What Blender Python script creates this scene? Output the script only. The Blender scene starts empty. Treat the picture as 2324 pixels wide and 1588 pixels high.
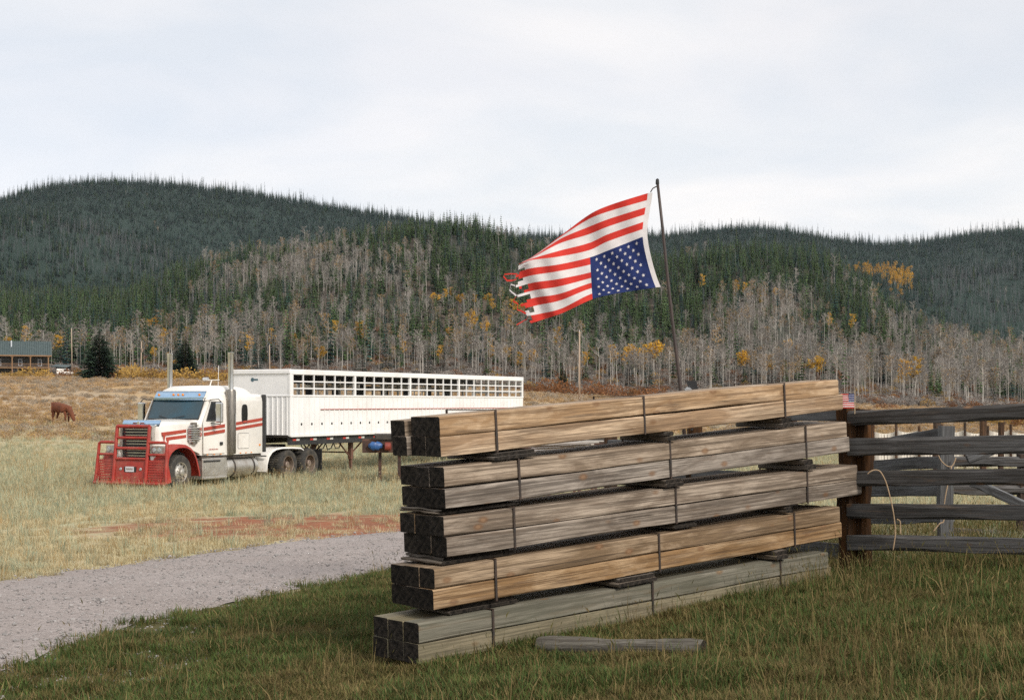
import bpy, bmesh, math, random
import numpy as np
from mathutils import Vector, Matrix, Euler

R = random.Random(11)
NR = np.random.RandomState(5)
scene = bpy.context.scene
COL = scene.collection
rad = math.radians

# ------------------------------------------------------------------ camera
cam_d = bpy.data.cameras.new('camera')
cam = bpy.data.objects.new('camera', cam_d)
COL.objects.link(cam)
cam.location = (0, 0, 0)               # world origin = the photographer's eye
cam.rotation_euler = (rad(90), 0, 0)
cam_d.lens = 50
cam_d.sensor_width = 36
cam_d.shift_y = 0.0508
cam_d.clip_start = 0.1
cam_d.clip_end = 12000
scene.camera = cam

# ------------------------------------------------------------------ world, sun, exposure
SUN_EL, SUN_AZ = 36, 138               # azimuth clockwise from +Y (view direction)
world = bpy.data.worlds.new('World')
scene.world = world
world.use_nodes = True
wn, wl = world.node_tree.nodes, world.node_tree.links
wn.clear()
w_out = wn.new('ShaderNodeOutputWorld')
w_bg = wn.new('ShaderNodeBackground')
w_bg.inputs['Strength'].default_value = 0.1
sky = wn.new('ShaderNodeTexSky')
sky.sky_type = 'NISHITA'
sky.sun_disc = False
sky.sun_elevation = rad(SUN_EL)
sky.sun_rotation = rad(SUN_AZ)
sky.altitude = 2400
sky.air_density = 1.0
sky.dust_density = 1.2
tc = wn.new('ShaderNodeTexCoord')
sep = wn.new('ShaderNodeSeparateXYZ')
wl.new(tc.outputs['Generated'], sep.inputs[0])
zc = wn.new('ShaderNodeMath'); zc.operation = 'MAXIMUM'; zc.inputs[1].default_value = 0.0
wl.new(sep.outputs['Z'], zc.inputs[0])
za = wn.new('ShaderNodeMath'); za.operation = 'ADD'; za.inputs[1].default_value = 0.16
wl.new(zc.outputs[0], za.inputs[0])
dx = wn.new('ShaderNodeMath'); dx.operation = 'DIVIDE'
dy = wn.new('ShaderNodeMath'); dy.operation = 'DIVIDE'
wl.new(sep.outputs['X'], dx.inputs[0]); wl.new(za.outputs[0], dx.inputs[1])
wl.new(sep.outputs['Y'], dy.inputs[0]); wl.new(za.outputs[0], dy.inputs[1])
cmb = wn.new('ShaderNodeCombineXYZ')
wl.new(dx.outputs[0], cmb.inputs[0]); wl.new(dy.outputs[0], cmb.inputs[1])
cmb.inputs[2].default_value = 9.8
n1 = wn.new('ShaderNodeTexNoise'); n1.inputs['Scale'].default_value = 0.62; n1.inputs['Detail'].default_value = 6; n1.inputs['Roughness'].default_value = 0.52
n1.inputs['Distortion'].default_value = 0.35
wl.new(cmb.outputs[0], n1.inputs['Vector'])
cover = wn.new('ShaderNodeMapRange'); cover.inputs['From Min'].default_value = 0.33; cover.inputs['From Max'].default_value = 0.60
cover.inputs['To Min'].default_value = 0.76; cover.inputs['To Max'].default_value = 1.0
wl.new(n1.outputs['Fac'], cover.inputs['Value'])
n2 = wn.new('ShaderNodeTexNoise'); n2.inputs['Scale'].default_value = 1.7; n2.inputs['Detail'].default_value = 7; n2.inputs['Distortion'].default_value = 0.4
wl.new(cmb.outputs[0], n2.inputs['Vector'])
ccol = wn.new('ShaderNodeValToRGB')
ccol.color_ramp.elements[0].position = 0.36; ccol.color_ramp.elements[0].color = (0.785, 0.80, 0.815, 1)
ccol.color_ramp.elements[1].position = 0.62; ccol.color_ramp.elements[1].color = (0.915, 0.885, 0.862, 1)
wl.new(n2.outputs['Fac'], ccol.inputs[0])
cgain = wn.new('ShaderNodeVectorMath'); cgain.operation = 'SCALE'; cgain.inputs['Scale'].default_value = 8.9
wl.new(ccol.outputs[0], cgain.inputs[0])
wmix = wn.new('ShaderNodeMix'); wmix.data_type = 'RGBA'
wl.new(cover.outputs[0], wmix.inputs[0])
wl.new(sky.outputs[0], wmix.inputs[6]); wl.new(cgain.outputs[0], wmix.inputs[7])
wl.new(wmix.outputs[2], w_bg.inputs['Color'])
wl.new(w_bg.outputs[0], w_out.inputs['Surface'])

sun_d = bpy.data.lights.new('sun', 'SUN')
sun_d.energy = 2.4
sun_d.angle = rad(14)
sun_d.color = (1.0, 0.93, 0.84)
sun = bpy.data.objects.new('sun', sun_d)
COL.objects.link(sun)
_a, _e = rad(SUN_AZ), rad(SUN_EL)
sdir = Vector((math.sin(_a) * math.cos(_e), math.cos(_a) * math.cos(_e), math.sin(_e)))
sun.rotation_euler = (-sdir).to_track_quat('-Z', 'Y').to_euler()

vs = scene.view_settings
vs.view_transform = 'Standard'
vs.look = 'None'
vs.exposure = 0.40
vs.gamma = 1.0
vs.use_curve_mapping = False
scene.cycles.use_denoising = False      # keep the fine texture; what noise is left reads as film grain
scene.cycles.max_bounces = 6
scene.cycles.transparent_max_bounces = 8

# ------------------------------------------------------------------ projection used as a survey of the place
FOC, CX, HOR = 3227.8, 1162.0, 912.0


def at(px, py, depth):
    return Vector(((px - CX) / FOC * depth, depth, (HOR - py) / FOC * depth))


# ------------------------------------------------------------------ helpers
def tag(o, label=None, cat=None, group=None, kind=None):
    if label: o['label'] = label
    if cat: o['category'] = cat
    if group: o['group'] = group
    if kind: o['kind'] = kind
    return o


def empty(name, loc=(0, 0, 0), rz=0.0, parent=None):
    o = bpy.data.objects.new(name, None)
    o.empty_display_size = 0.2
    COL.objects.link(o)
    o.location = loc
    o.rotation_euler = (0, 0, rz)
    o.parent = parent
    return o


def copy_tree(o, parent=None):
    c = o.copy()
    COL.objects.link(c)
    c.parent = parent
    for ch in list(o.children):
        if ch is not c:
            copy_tree(ch, c)
    return c


class MB:
    """collects faces; build() links them as one mesh object"""
    def __init__(self):
        self.v, self.f, self.m = [], [], []

    def add(self, vs, fs, mi=0):
        n = len(self.v)
        self.v.extend([tuple(p) for p in vs])
        for f in fs:
            self.f.append(tuple(i + n for i in f))
            self.m.append(mi)
        return self

    def box(self, x0, x1, y0, y1, z0, z1, mi=0):
        x0, x1 = min(x0, x1), max(x0, x1); y0, y1 = min(y0, y1), max(y0, y1); z0, z1 = min(z0, z1), max(z0, z1)
        return self.add([(x0, y0, z0), (x1, y0, z0), (x1, y1, z0), (x0, y1, z0), (x0, y0, z1), (x1, y0, z1), (x1, y1, z1), (x0, y1, z1)],
                        [(0, 3, 2, 1), (4, 5, 6, 7), (0, 1, 5, 4), (1, 2, 6, 5), (2, 3, 7, 6), (3, 0, 4, 7)], mi)

    def quad(self, a, b, c, d, mi=0):
        return self.add([a, b, c, d], [(0, 1, 2, 3)], mi)

    def tri(self, a, b, c, mi=0):
        return self.add([a, b, c], [(0, 1, 2)], mi)

    def tube(self, pts, r, n=8, caps=True, mi=0, r1=None):
        pts = [Vector(p) for p in pts]
        k = len(pts)
        rings, up = [], None
        for i, p in enumerate(pts):
            d = (pts[min(i + 1, k - 1)] - pts[max(i - 1, 0)]).normalized()
            if up is None:
                up = Vector((0, 0, 1)) if abs(d.z) < 0.9 else Vector((1, 0, 0))
            a = d.cross(up).normalized(); b = a.cross(d).normalized(); up = b
            rr = r if r1 is None else r + (r1 - r) * i / (k - 1)
            rings.append([p + (a * math.cos(t) + b * math.sin(t)) * rr for t in [2 * math.pi * j / n for j in range(n)]])
        vs = [q for ring in rings for q in ring]
        fs = []
        for i in range(k - 1):
            for j in range(n):
                fs.append((i * n + j, i * n + (j + 1) % n, (i + 1) * n + (j + 1) % n, (i + 1) * n + j))
        if caps:
            fs.append(tuple(range(n - 1, -1, -1))); fs.append(tuple((k - 1) * n + j for j in range(n)))
        return self.add(vs, fs, mi)

    def prism(self, poly, y0, y1, mi=0):
        """poly of (x,z) extruded along y"""
        n = len(poly)
        vs = [(x, y0, z) for x, z in poly] + [(x, y1, z) for x, z in poly]
        fs = [tuple(range(n)), tuple(range(2 * n - 1, n - 1, -1))]
        fs += [(i, n + i, n + (i + 1) % n, (i + 1) % n) for i in range(n)]
        return self.add(vs, fs, mi)

    def lathe(self, prof, axis='y', c=(0, 0, 0), n=24, mi=0, close=False):
        """prof list of (radius, along)"""
        vs, fs = [], []
        for (r, t) in prof:
            for j in range(n):
                a = 2 * math.pi * j / n
                ca, sa = r * math.cos(a), r * math.sin(a)
                p = {'y': (ca, t, sa), 'z': (ca, sa, t), 'x': (t, ca, sa)}[axis]
                vs.append((p[0] + c[0], p[1] + c[1], p[2] + c[2]))
        k = len(prof)
        for i in range(k - 1 if not close else k):
            for j in range(n):
                a, b = i * n, ((i + 1) % k) * n
                fs.append((a + j, a + (j + 1) % n, b + (j + 1) % n, b + j))
        return self.add(vs, fs, mi)

    def disc(self, c, r, nrm, n=12, mi=0):
        q = Vector(nrm).to_track_quat('Z', 'Y')
        c = Vector(c)
        return self.add([c + q @ Vector((r * math.cos(2 * math.pi * j / n), r * math.sin(2 * math.pi * j / n), 0)) for j in range(n)], [tuple(range(n))], mi)

    def loft(self, sections, mi=0, caps=True, closed=True):
        n = len(sections[0])
        vs = [p for s in sections for p in s]
        fs = []
        for i in range(len(sections) - 1):
            for j in range(n if closed else n - 1):
                fs.append((i * n + j, i * n + (j + 1) % n, (i + 1) * n + (j + 1) % n, (i + 1) * n + j))
        if caps:
            fs.append(tuple(range(n - 1, -1, -1))); fs.append(tuple((len(sections) - 1) * n + j for j in range(n)))
        return self.add(vs, fs, mi)

    def mesh(self, name, mats, smooth=False):
        me = bpy.data.meshes.new(name)
        me.from_pydata(self.v, [], self.f)
        if not isinstance(mats, (list, tuple)): mats = [mats]
        for m in mats: me.materials.append(m)
        if len(mats) > 1: me.polygons.foreach_set('material_index', self.m)
        if smooth: me.polygons.foreach_set('use_smooth', [True] * len(me.polygons))
        me.update()
        return me

    def build(self, name, mats, parent=None, smooth=False, fix=True, bevel=0, angle=None):
        me = self.mesh(name, mats, smooth)
        if fix:
            bm = bmesh.new(); bm.from_mesh(me)
            bmesh.ops.remove_doubles(bm, verts=bm.verts, dist=1e-5)
            bmesh.ops.recalc_face_normals(bm, faces=bm.faces)
            bm.to_mesh(me); bm.free()
        if angle is not None:
            me.polygons.foreach_set('use_smooth', [True] * len(me.polygons))
            me.set_sharp_from_angle(angle=rad(angle))
        o = bpy.data.objects.new(name, me)
        COL.objects.link(o)
        o.parent = parent
        if bevel:
            b = o.modifiers.new('bevel', 'BEVEL'); b.width = bevel; b.segments = 2; b.limit_method = 'ANGLE'; b.angle_limit = rad(40)
        return o


# ------------------------------------------------------------------ materials
def new_mat(name):
    m = bpy.data.materials.new(name)
    m.use_nodes = True
    n, l = m.node_tree.nodes, m.node_tree.links
    return m, n, l, n['Principled BSDF']


def mat(name, c1, c2=None, rough=0.6, metal=0.0, scale=8.0, bump=0.0, bscale=None, detail=5, lo=0.35, hi=0.65, stretch=(1, 1, 1), coat=0.0, spec=0.5, dirt=None, rnd=0.0):
    """c1/c2 mixed by object-space noise; dirt=(colour, amount, scale) adds grime patches; rnd varies value per object"""
    m, n, l, b = new_mat(name)
    b.inputs['Roughness'].default_value = rough
    b.inputs['Metallic'].default_value = metal
    b.inputs['Specular IOR Level'].default_value = spec
    b.inputs['Coat Weight'].default_value = coat
    tcn = n.new('ShaderNodeTexCoord')
    mp = n.new('ShaderNodeMapping'); mp.inputs['Scale'].default_value = stretch
    l.new(tcn.outputs['Object'], mp.inputs['Vector'])
    nz = n.new('ShaderNodeTexNoise'); nz.inputs['Scale'].default_value = scale; nz.inputs['Detail'].default_value = detail
    l.new(mp.outputs[0], nz.inputs['Vector'])
    mr = n.new('ShaderNodeMapRange'); mr.inputs['From Min'].default_value = lo; mr.inputs['From Max'].default_value = hi
    l.new(nz.outputs['Fac'], mr.inputs['Value'])
    mx = n.new('ShaderNodeMix'); mx.data_type = 'RGBA'
    l.new(mr.outputs[0], mx.inputs[0])
    mx.inputs[6].default_value = (*c1, 1)
    mx.inputs[7].default_value = (*(c2 or tuple(x * 0.86 for x in c1)), 1)
    colour = mx.outputs[2]
    if dirt:
        nd = n.new('ShaderNodeTexNoise'); nd.inputs['Scale'].default_value = dirt[2]; nd.inputs['Detail'].default_value = 7; nd.inputs['Roughness'].default_value = 0.65
        l.new(tcn.outputs['Object'], nd.inputs['Vector'])
        rd = n.new('ShaderNodeMapRange'); rd.inputs['From Min'].default_value = 0.48; rd.inputs['From Max'].default_value = 0.72; rd.inputs['To Max'].default_value = dirt[1]
        l.new(nd.outputs['Fac'], rd.inputs['Value'])
        md = n.new('ShaderNodeMix'); md.data_type = 'RGBA'
        l.new(rd.outputs[0], md.inputs[0]); l.new(colour, md.inputs[6]); md.inputs[7].default_value = (*dirt[0], 1)
        colour = md.outputs[2]
    if rnd:
        oi = n.new('ShaderNodeObjectInfo')
        rr = n.new('ShaderNodeMapRange'); rr.inputs['To Min'].default_value = 1 - rnd; rr.inputs['To Max'].default_value = 1 + rnd
        l.new(oi.outputs['Random'], rr.inputs['Value'])
        hv = n.new('ShaderNodeHueSaturation')
        l.new(rr.outputs[0], hv.inputs['Value']); l.new(colour, hv.inputs['Color'])
        colour = hv.outputs[0]
    l.new(colour, b.inputs['Base Color'])
    if bump:
        nb = n.new('ShaderNodeTexNoise'); nb.inputs['Scale'].default_value = bscale or scale * 3; nb.inputs['Detail'].default_value = 6
        l.new(mp.outputs[0], nb.inputs['Vector'])
        bp = n.new('ShaderNodeBump'); bp.inputs['Strength'].default_value = bump; bp.inputs['Distance'].default_value = 0.02
        l.new(nb.outputs['Fac'], bp.inputs['Height']); l.new(bp.outputs[0], b.inputs['Normal'])
    return m


def leaf_mat(name, c1, c2, trans=0.25, rnd=0.25, nscale=0.6):
    """foliage: colour varied per instance and by world position, a little light through the leaf"""
    m, n, l, b = new_mat(name)
    g = n.new('ShaderNodeNewGeometry'); oi = n.new('ShaderNodeObjectInfo')
    nz = n.new('ShaderNodeTexNoise'); nz.inputs['Scale'].default_value = nscale; nz.inputs['Detail'].default_value = 4
    l.new(g.outputs['Position'], nz.inputs['Vector'])
    mr = n.new('ShaderNodeMapRange'); mr.inputs['From Min'].default_value = 0.3; mr.inputs['From Max'].default_value = 0.7
    l.new(nz.outputs['Fac'], mr.inputs['Value'])
    ad = n.new('ShaderNodeMath'); ad.operation = 'MULTIPLY_ADD'; ad.inputs[1].default_value = 0.5
    l.new(mr.outputs[0], ad.inputs[0])
    h2 = n.new('ShaderNodeMath'); h2.operation = 'MULTIPLY'; h2.inputs[1].default_value = 0.5
    l.new(oi.outputs['Random'], h2.inputs[0]); l.new(h2.outputs[0], ad.inputs[2])
    mx = n.new('ShaderNodeMix'); mx.data_type = 'RGBA'
    mx.inputs[6].default_value = (*c1, 1); mx.inputs[7].default_value = (*c2, 1)
    l.new(ad.outputs[0], mx.inputs[0])
    wn_ = n.new('ShaderNodeTexWhiteNoise'); wn_.noise_dimensions = '1D'
    l.new(oi.outputs['Random'], wn_.inputs['W'])
    rr = n.new('ShaderNodeMapRange'); rr.inputs['To Min'].default_value = 1 - rnd; rr.inputs['To Max'].default_value = 1 + rnd
    l.new(wn_.outputs['Value'], rr.inputs['Value'])
    hv = n.new('ShaderNodeHueSaturation'); l.new(rr.outputs[0], hv.inputs['Value']); l.new(mx.outputs[2], hv.inputs['Color'])
    l.new(hv.outputs[0], b.inputs['Base Color'])
    b.inputs['Roughness'].default_value = 0.75
    b.inputs['Specular IOR Level'].default_value = 0.15
    if trans:
        tr = n.new('ShaderNodeBsdfTranslucent'); l.new(hv.outputs[0], tr.inputs['Color'])
        ms = n.new('ShaderNodeMixShader'); ms.inputs[0].default_value = trans
        out = n['Material Output']
        l.new(b.outputs[0], ms.inputs[1]); l.new(tr.outputs[0], ms.inputs[2]); l.new(ms.outputs[0], out.inputs['Surface'])
    return m


def scatter(name, label, protos, pts, rot, scl, idx, kind='stuff', cat=None):
    """one stuff object: prototype meshes set on the points by geometry nodes"""
    me = bpy.data.meshes.new(name)
    n = len(pts)
    me.vertices.add(n)
    me.vertices.foreach_set('co', np.asarray(pts, dtype=np.float32).ravel())
    a = me.attributes.new('rot', 'FLOAT_VECTOR', 'POINT'); a.data.foreach_set('vector', np.asarray(rot, dtype=np.float32).ravel())
    a = me.attributes.new('scl', 'FLOAT', 'POINT'); a.data.foreach_set('value', np.asarray(scl, dtype=np.float32).ravel())
    a = me.attributes.new('pick', 'INT', 'POINT'); a.data.foreach_set('value', np.asarray(idx, dtype=np.int32).ravel())
    o = bpy.data.objects.new(name, me)
    COL.objects.link(o)
    coll = bpy.data.collections.new(name + '_kinds')
    for i, pm in enumerate(protos):
        po = bpy.data.objects.new('%s_kind_%02d' % (name, i), pm)
        coll.objects.link(po)
    ng = bpy.data.node_groups.new(name, 'GeometryNodeTree')
    ng.interface.new_socket('Geometry', in_out='INPUT', socket_type='NodeSocketGeometry')
    ng.interface.new_socket('Geometry', in_out='OUTPUT', socket_type='NodeSocketGeometry')
    N, L = ng.nodes, ng.links
    gi, go = N.new('NodeGroupInput'), N.new('NodeGroupOutput')
    ci = N.new('GeometryNodeCollectionInfo'); ci.inputs['Collection'].default_value = coll
    ci.inputs['Separate Children'].default_value = True; ci.inputs['Reset Children'].default_value = True
    ip = N.new('GeometryNodeInstanceOnPoints'); ip.inputs['Pick Instance'].default_value = True

    def na(nm, ty):
        q = N.new('GeometryNodeInputNamedAttribute'); q.data_type = ty; q.inputs['Name'].default_value = nm
        return q.outputs['Attribute']
    e2r = N.new('FunctionNodeEulerToRotation')
    L.new(na('rot', 'FLOAT_VECTOR'), e2r.inputs[0])
    L.new(gi.outputs[0], ip.inputs['Points']); L.new(ci.outputs[0], ip.inputs['Instance'])
    L.new(na('pick', 'INT'), ip.inputs['Instance Index']); L.new(e2r.outputs[0], ip.inputs['Rotation'])
    L.new(na('scl', 'FLOAT'), ip.inputs['Scale'])
    L.new(ip.outputs[0], go.inputs[0])
    md = o.modifiers.new('scatter', 'NODES'); md.node_group = ng
    return tag(o, label, cat, None, kind)
# ------------------------------------------------------------------ terrain
_cp = np.array([
    (-4, 3, -1.86), (4, 3, -1.27), (0, 0, -1.63), (-.51, 9.6, -1.79), (2.85, 12.6, -1.57), (1, 8, -1.63), (4.3, 11.9, -1.42), (3.5, 8, -1.45),
    (-4, 8.5, -1.96), (-5, 13, -2.0), (-3, 18, -2.05), (0, 20, -2.0), (-8, 25, -2.3), (-2, 28, -2.32), (5, 17, -1.62), (6.5, 24, -1.95), (9, 14, -1.2),
    (-11, 43.6, -2.67), (-9, 49, -2.67), (-7.5, 52, -2.66), (0, 62, -2.55), (-20, 45, -2.75), (12, 45, -2.35), (-3, 37, -2.55), (-14, 35, -2.6), (22, 50, -2.2),
    (-34, 107, -1.66), (-10, 100, -2.2), (15, 90, -2.4), (35, 100, -2.6), (-60, 110, -1.2),
    (-45, 165, 1.0), (-100, 170, 2.0), (-72, 250, 3.9), (-20, 230, 2.0), (9.5, 198, 0.1), (40, 200, -1.5), (80, 220, -3.0),
    (-105, 300, 4.5), (-78, 300, 4.4), (-50, 300, 4.1), (-133, 385, 7.3), (-60, 380, 6.2), (0, 380, 3.0), (60, 380, 0.5), (140, 380, -2.5), (-300, 380, 12), (300, 380, -2)], dtype=float)


def _uw(x, y):
    yy = np.clip(y, -8, 420) + 12.0
    return np.clip(x / yy, -1.6, 1.6) * 1.6, np.log(yy)


def _tps(r2):
    return np.where(r2 > 1e-12, 0.5 * r2 * np.log(np.maximum(r2, 1e-12)), 0.0)


_cu, _cw = _uw(_cp[:, 0], _cp[:, 1])
_n = len(_cp)
_K = _tps((_cu[:, None] - _cu[None]) ** 2 + (_cw[:, None] - _cw[None]) ** 2) + np.eye(_n) * 1e-3
_P = np.stack([np.ones(_n), _cu, _cw], 1)
_A = np.block([[_K, _P], [_P.T, np.zeros((3, 3))]])
_sol = np.linalg.solve(_A, np.concatenate([_cp[:, 2], np.zeros(3)]))


def h_near(x, y):
    x = np.asarray(x, float); y = np.asarray(y, float)
    u, w = _uw(x, y)
    z = _sol[_n] + _sol[_n + 1] * u + _sol[_n + 2] * w
    for i in range(_n):
        z = z + _sol[i] * _tps((u - _cu[i]) ** 2 + (w - _cw[i]) ** 2)
    return z


_ph = NR.uniform(0, 6.28, (40, 2)); _dr = NR.uniform(0, 6.28, 40)


def fbm(x, y, wl, octs=4):
    z = 0.0; amp = 1.0; k = 0
    for o in range(octs):
        for j in range(3):
            a = _dr[k]; q = 6.283 / wl * (1 + .23 * j)
            z = z + amp * 0.5 * np.sin((x * math.cos(a) + y * math.sin(a)) * q + _ph[k, 0]) * np.cos((x * math.sin(a) - y * math.cos(a)) * q * .8 + _ph[k, 1])
            k += 1
        wl *= .47; amp *= .5
    return z


_C = np.array([(-500, 520), (-200, 480), (0, 455), (100, 424), (200, 412), (320, 410), (450, 422), (600, 442), (750, 468), (900, 490), (1000, 506), (1080, 530), (1160, 537), (1250, 537), (1350, 537),
               (1450, 537), (1550, 530), (1650, 515), (1750, 518), (1900, 541), (2000, 555), (2100, 548), (2200, 530), (2324, 520), (2600, 500), (3000, 520)], float)
_B = np.array([(-500, 520), (0, 497), (100, 503), (200, 525), (300, 556), (400, 592), (450, 612), (550, 655), (700, 650), (900, 615), (1100, 585), (1400, 590), (1600, 610), (1800, 630), (1950, 645),
               (2050, 645), (2150, 630), (2324, 608), (2600, 570), (3000, 560)], float)
_Af = np.array([(-500, 690), (0, 705), (200, 708), (300, 700), (400, 660), (500, 624), (600, 594), (700, 570), (850, 548), (950, 538), (1050, 536), (1100, 552), (1200, 582), (1300, 600), (1400, 608), (1500, 600),
                (1600, 588), (1700, 582), (1800, 588), (1860, 606), (1950, 665), (2050, 735), (2150, 785), (2324, 825), (2600, 850), (3000, 850)], float)


def _prof(tab, u):
    s = 0
    for o in (-36, -18, 0, 18, 36):
        s = s + np.interp(u + o, tab[:, 0], tab[:, 1])
    return s / 5


def h_hill(x, y):
    x = np.asarray(x, float); y = np.asarray(y, float)
    u = np.clip(CX + FOC * x / np.maximum(y, 1), -500, 3000)
    Y = np.array([400., 900., 1060., 1350., 1530., 2000., 2700., 5200.])
    zf = h_near(x / np.maximum(y, 1) * 400, np.full_like(y, 400.))
    zA = (HOR - _prof(_Af, u) - 20 * np.clip((u - 450) / 250, 0, 1) * np.clip((2000 - u) / 200, 0, 1)) / FOC * 900
    zB = (HOR - _prof(_B, u)) / FOC * 1350
    zC = (HOR - 12 - _prof(_C, u)) / FOC * 2000
    Z = np.stack([zf, zA, zA * .90, zB, np.minimum(zB * .94, zC * .8), zC, zC * .72, zC * .5])
    D = (Z[1:] - Z[:-1]) / (Y[1:] - Y[:-1]).reshape((-1,) + (1,) * x.ndim)
    M = np.zeros_like(Z)
    M[0] = D[0] * .5; M[-1] = D[-1]
    for i in range(1, 7):
        h0, h1 = Y[i] - Y[i - 1], Y[i + 1] - Y[i]
        w1, w2 = 2 * h1 + h0, h1 + 2 * h0
        same = D[i - 1] * D[i] > 0
        d0 = np.where(same, D[i - 1], 1.0); d1 = np.where(same, D[i], 1.0)
        M[i] = np.where(same, (w1 + w2) / (w1 / d0 + w2 / d1), 0.0)
    z = np.zeros_like(x)
    for i in range(7):
        h = Y[i + 1] - Y[i]
        t = (y - Y[i]) / h
        sel = (y >= Y[i]) & (y <= Y[i + 1] + 1e-6)
        v = (2 * t**3 - 3 * t**2 + 1) * Z[i] + (t**3 - 2 * t**2 + t) * h * M[i] + (-2 * t**3 + 3 * t**2) * Z[i + 1] + (t**3 - t**2) * h * M[i + 1]
        z = np.where(sel, v, z)
    amp = np.clip((y - 420) / 500, 0, 1) * np.clip((2000 - y) / 300, .25, 1)
    return z + amp * 4.0 * fbm(x, y, 300, 3)


def H(x, y):
    x = np.asarray(x, float); y = np.asarray(y, float)
    near = h_near(x, np.minimum(y, 400))
    near = near + .022 * fbm(x, y, 2.3, 3) * np.clip((30 - y) / 10, 0.3, 1) + np.clip((y - 60) / 60, 0, 1) * np.clip((400 - y) / 40, 0, 1) * .2 * fbm(x, y, 40, 3)
    return np.where(y > 400, h_hill(x, np.maximum(y, 400.001)), near)


def Hs(x, y):
    return float(H(np.array([x]), np.array([y]))[0])


def ground_hit(px, py, t0=3.0, t1=395.0):
    """where the line of sight through a survey pixel meets the ground"""
    t = np.exp(np.linspace(math.log(t0), math.log(t1), 900))
    x = (px - CX) / FOC * t
    d = (HOR - py) / FOC * t - H(x, t)
    k = np.argmax(d < 0)
    if d[k] >= 0: k = len(t) - 1
    a, b = t[max(k - 1, 0)], t[k]
    for _ in range(25):
        c = (a + b) / 2
        if (HOR - py) / FOC * c - Hs((px - CX) / FOC * c, c) < 0: b = c
        else: a = c
    return Vector(((px - CX) / FOC * b, b, Hs((px - CX) / FOC * b, b)))


# road outline (survey pixels on the ground, left to right)
_up = [(-420, 1385), (-200, 1350), (0, 1318), (200, 1292), (430, 1262), (560, 1242), (700, 1224), (800, 1214), (900, 1206), (1000, 1200), (1150, 1193), (1300, 1188), (1420, 1184)]
_lo = [(-420, 1640), (-200, 1580), (0, 1522), (200, 1450), (380, 1400), (520, 1368), (660, 1342), (760, 1322), (860, 1302), (960, 1284), (1120, 1262), (1280, 1244), (1400, 1232)]


def _dens(poly, n, first):
    P = np.array([list(first)] + [[v.x, v.y] for v in (ground_hit(*p) for p in poly)])
    s = np.concatenate([[0], np.cumsum(np.hypot(*np.diff(P, axis=0).T))])
    t = np.linspace(0, s[-1], n)
    return np.stack([np.interp(t, s, P[:, 0]), np.interp(t, s, P[:, 1])], 1)


NRX, NRY = 220, 26
UPE, LOE = _dens(_up, NRX, (-12.0, 1.0)), _dens(_lo, NRX, (-8.8, -3.0))


def road_mask(x, y):
    """0..1: how far inside the road outline, for keeping grass off it"""
    x = np.asarray(x); y = np.asarray(y)
    yu = np.interp(x, UPE[:, 0], UPE[:, 1], left=-1, right=-1); yl = np.interp(x, LOE[:, 0], LOE[:, 1], left=-2, right=-2)
    return (y > yl) & (y < yu) & (x > LOE[0, 0]) & (x < min(LOE[-1, 0], UPE[-1, 0]))


# ground sheet
rows = np.concatenate([np.linspace(-30, 4, 12), np.linspace(4.4, 30, 90), np.exp(np.linspace(math.log(30.6), math.log(395), 120)), np.linspace(400, 1000, 90), np.linspace(1010, 2300, 90), np.linspace(2350, 3400, 12)])
ks = np.concatenate([np.linspace(-1.6, -.55, 30), np.linspace(-.54, .54, 230), np.linspace(.55, 1.6, 30)])
YY, KK = np.meshgrid(rows, ks, indexing='ij')
XX = KK * (np.maximum(YY, 0) + 12 * np.exp(-np.maximum(YY, 0) / 40))
ZZ = H(XX, YY)


def grid_mesh(name, X, Y, Z, m, smooth=True):
    nr, nc = X.shape
    me = bpy.data.meshes.new(name)
    co = np.stack([X, Y, Z], -1).reshape(-1, 3)
    me.vertices.add(len(co)); me.vertices.foreach_set('co', co.astype(np.float32).ravel())
    i = np.arange((nr - 1) * (nc - 1)); r, c = i // (nc - 1), i % (nc - 1)
    q = np.stack([r * nc + c, r * nc + c + 1, (r + 1) * nc + c + 1, (r + 1) * nc + c], 1)
    me.loops.add(len(q) * 4); me.loops.foreach_set('vertex_index', q.astype(np.int32).ravel())
    me.polygons.add(len(q)); me.polygons.foreach_set('loop_start', (np.arange(len(q)) * 4).astype(np.int32)); 
    me.update(calc_edges=True)
    if smooth: me.polygons.foreach_set('use_smooth', [True] * len(q))
    me.materials.append(m)
    o = bpy.data.objects.new(name, me); COL.objects.link(o)
    return o


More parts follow.
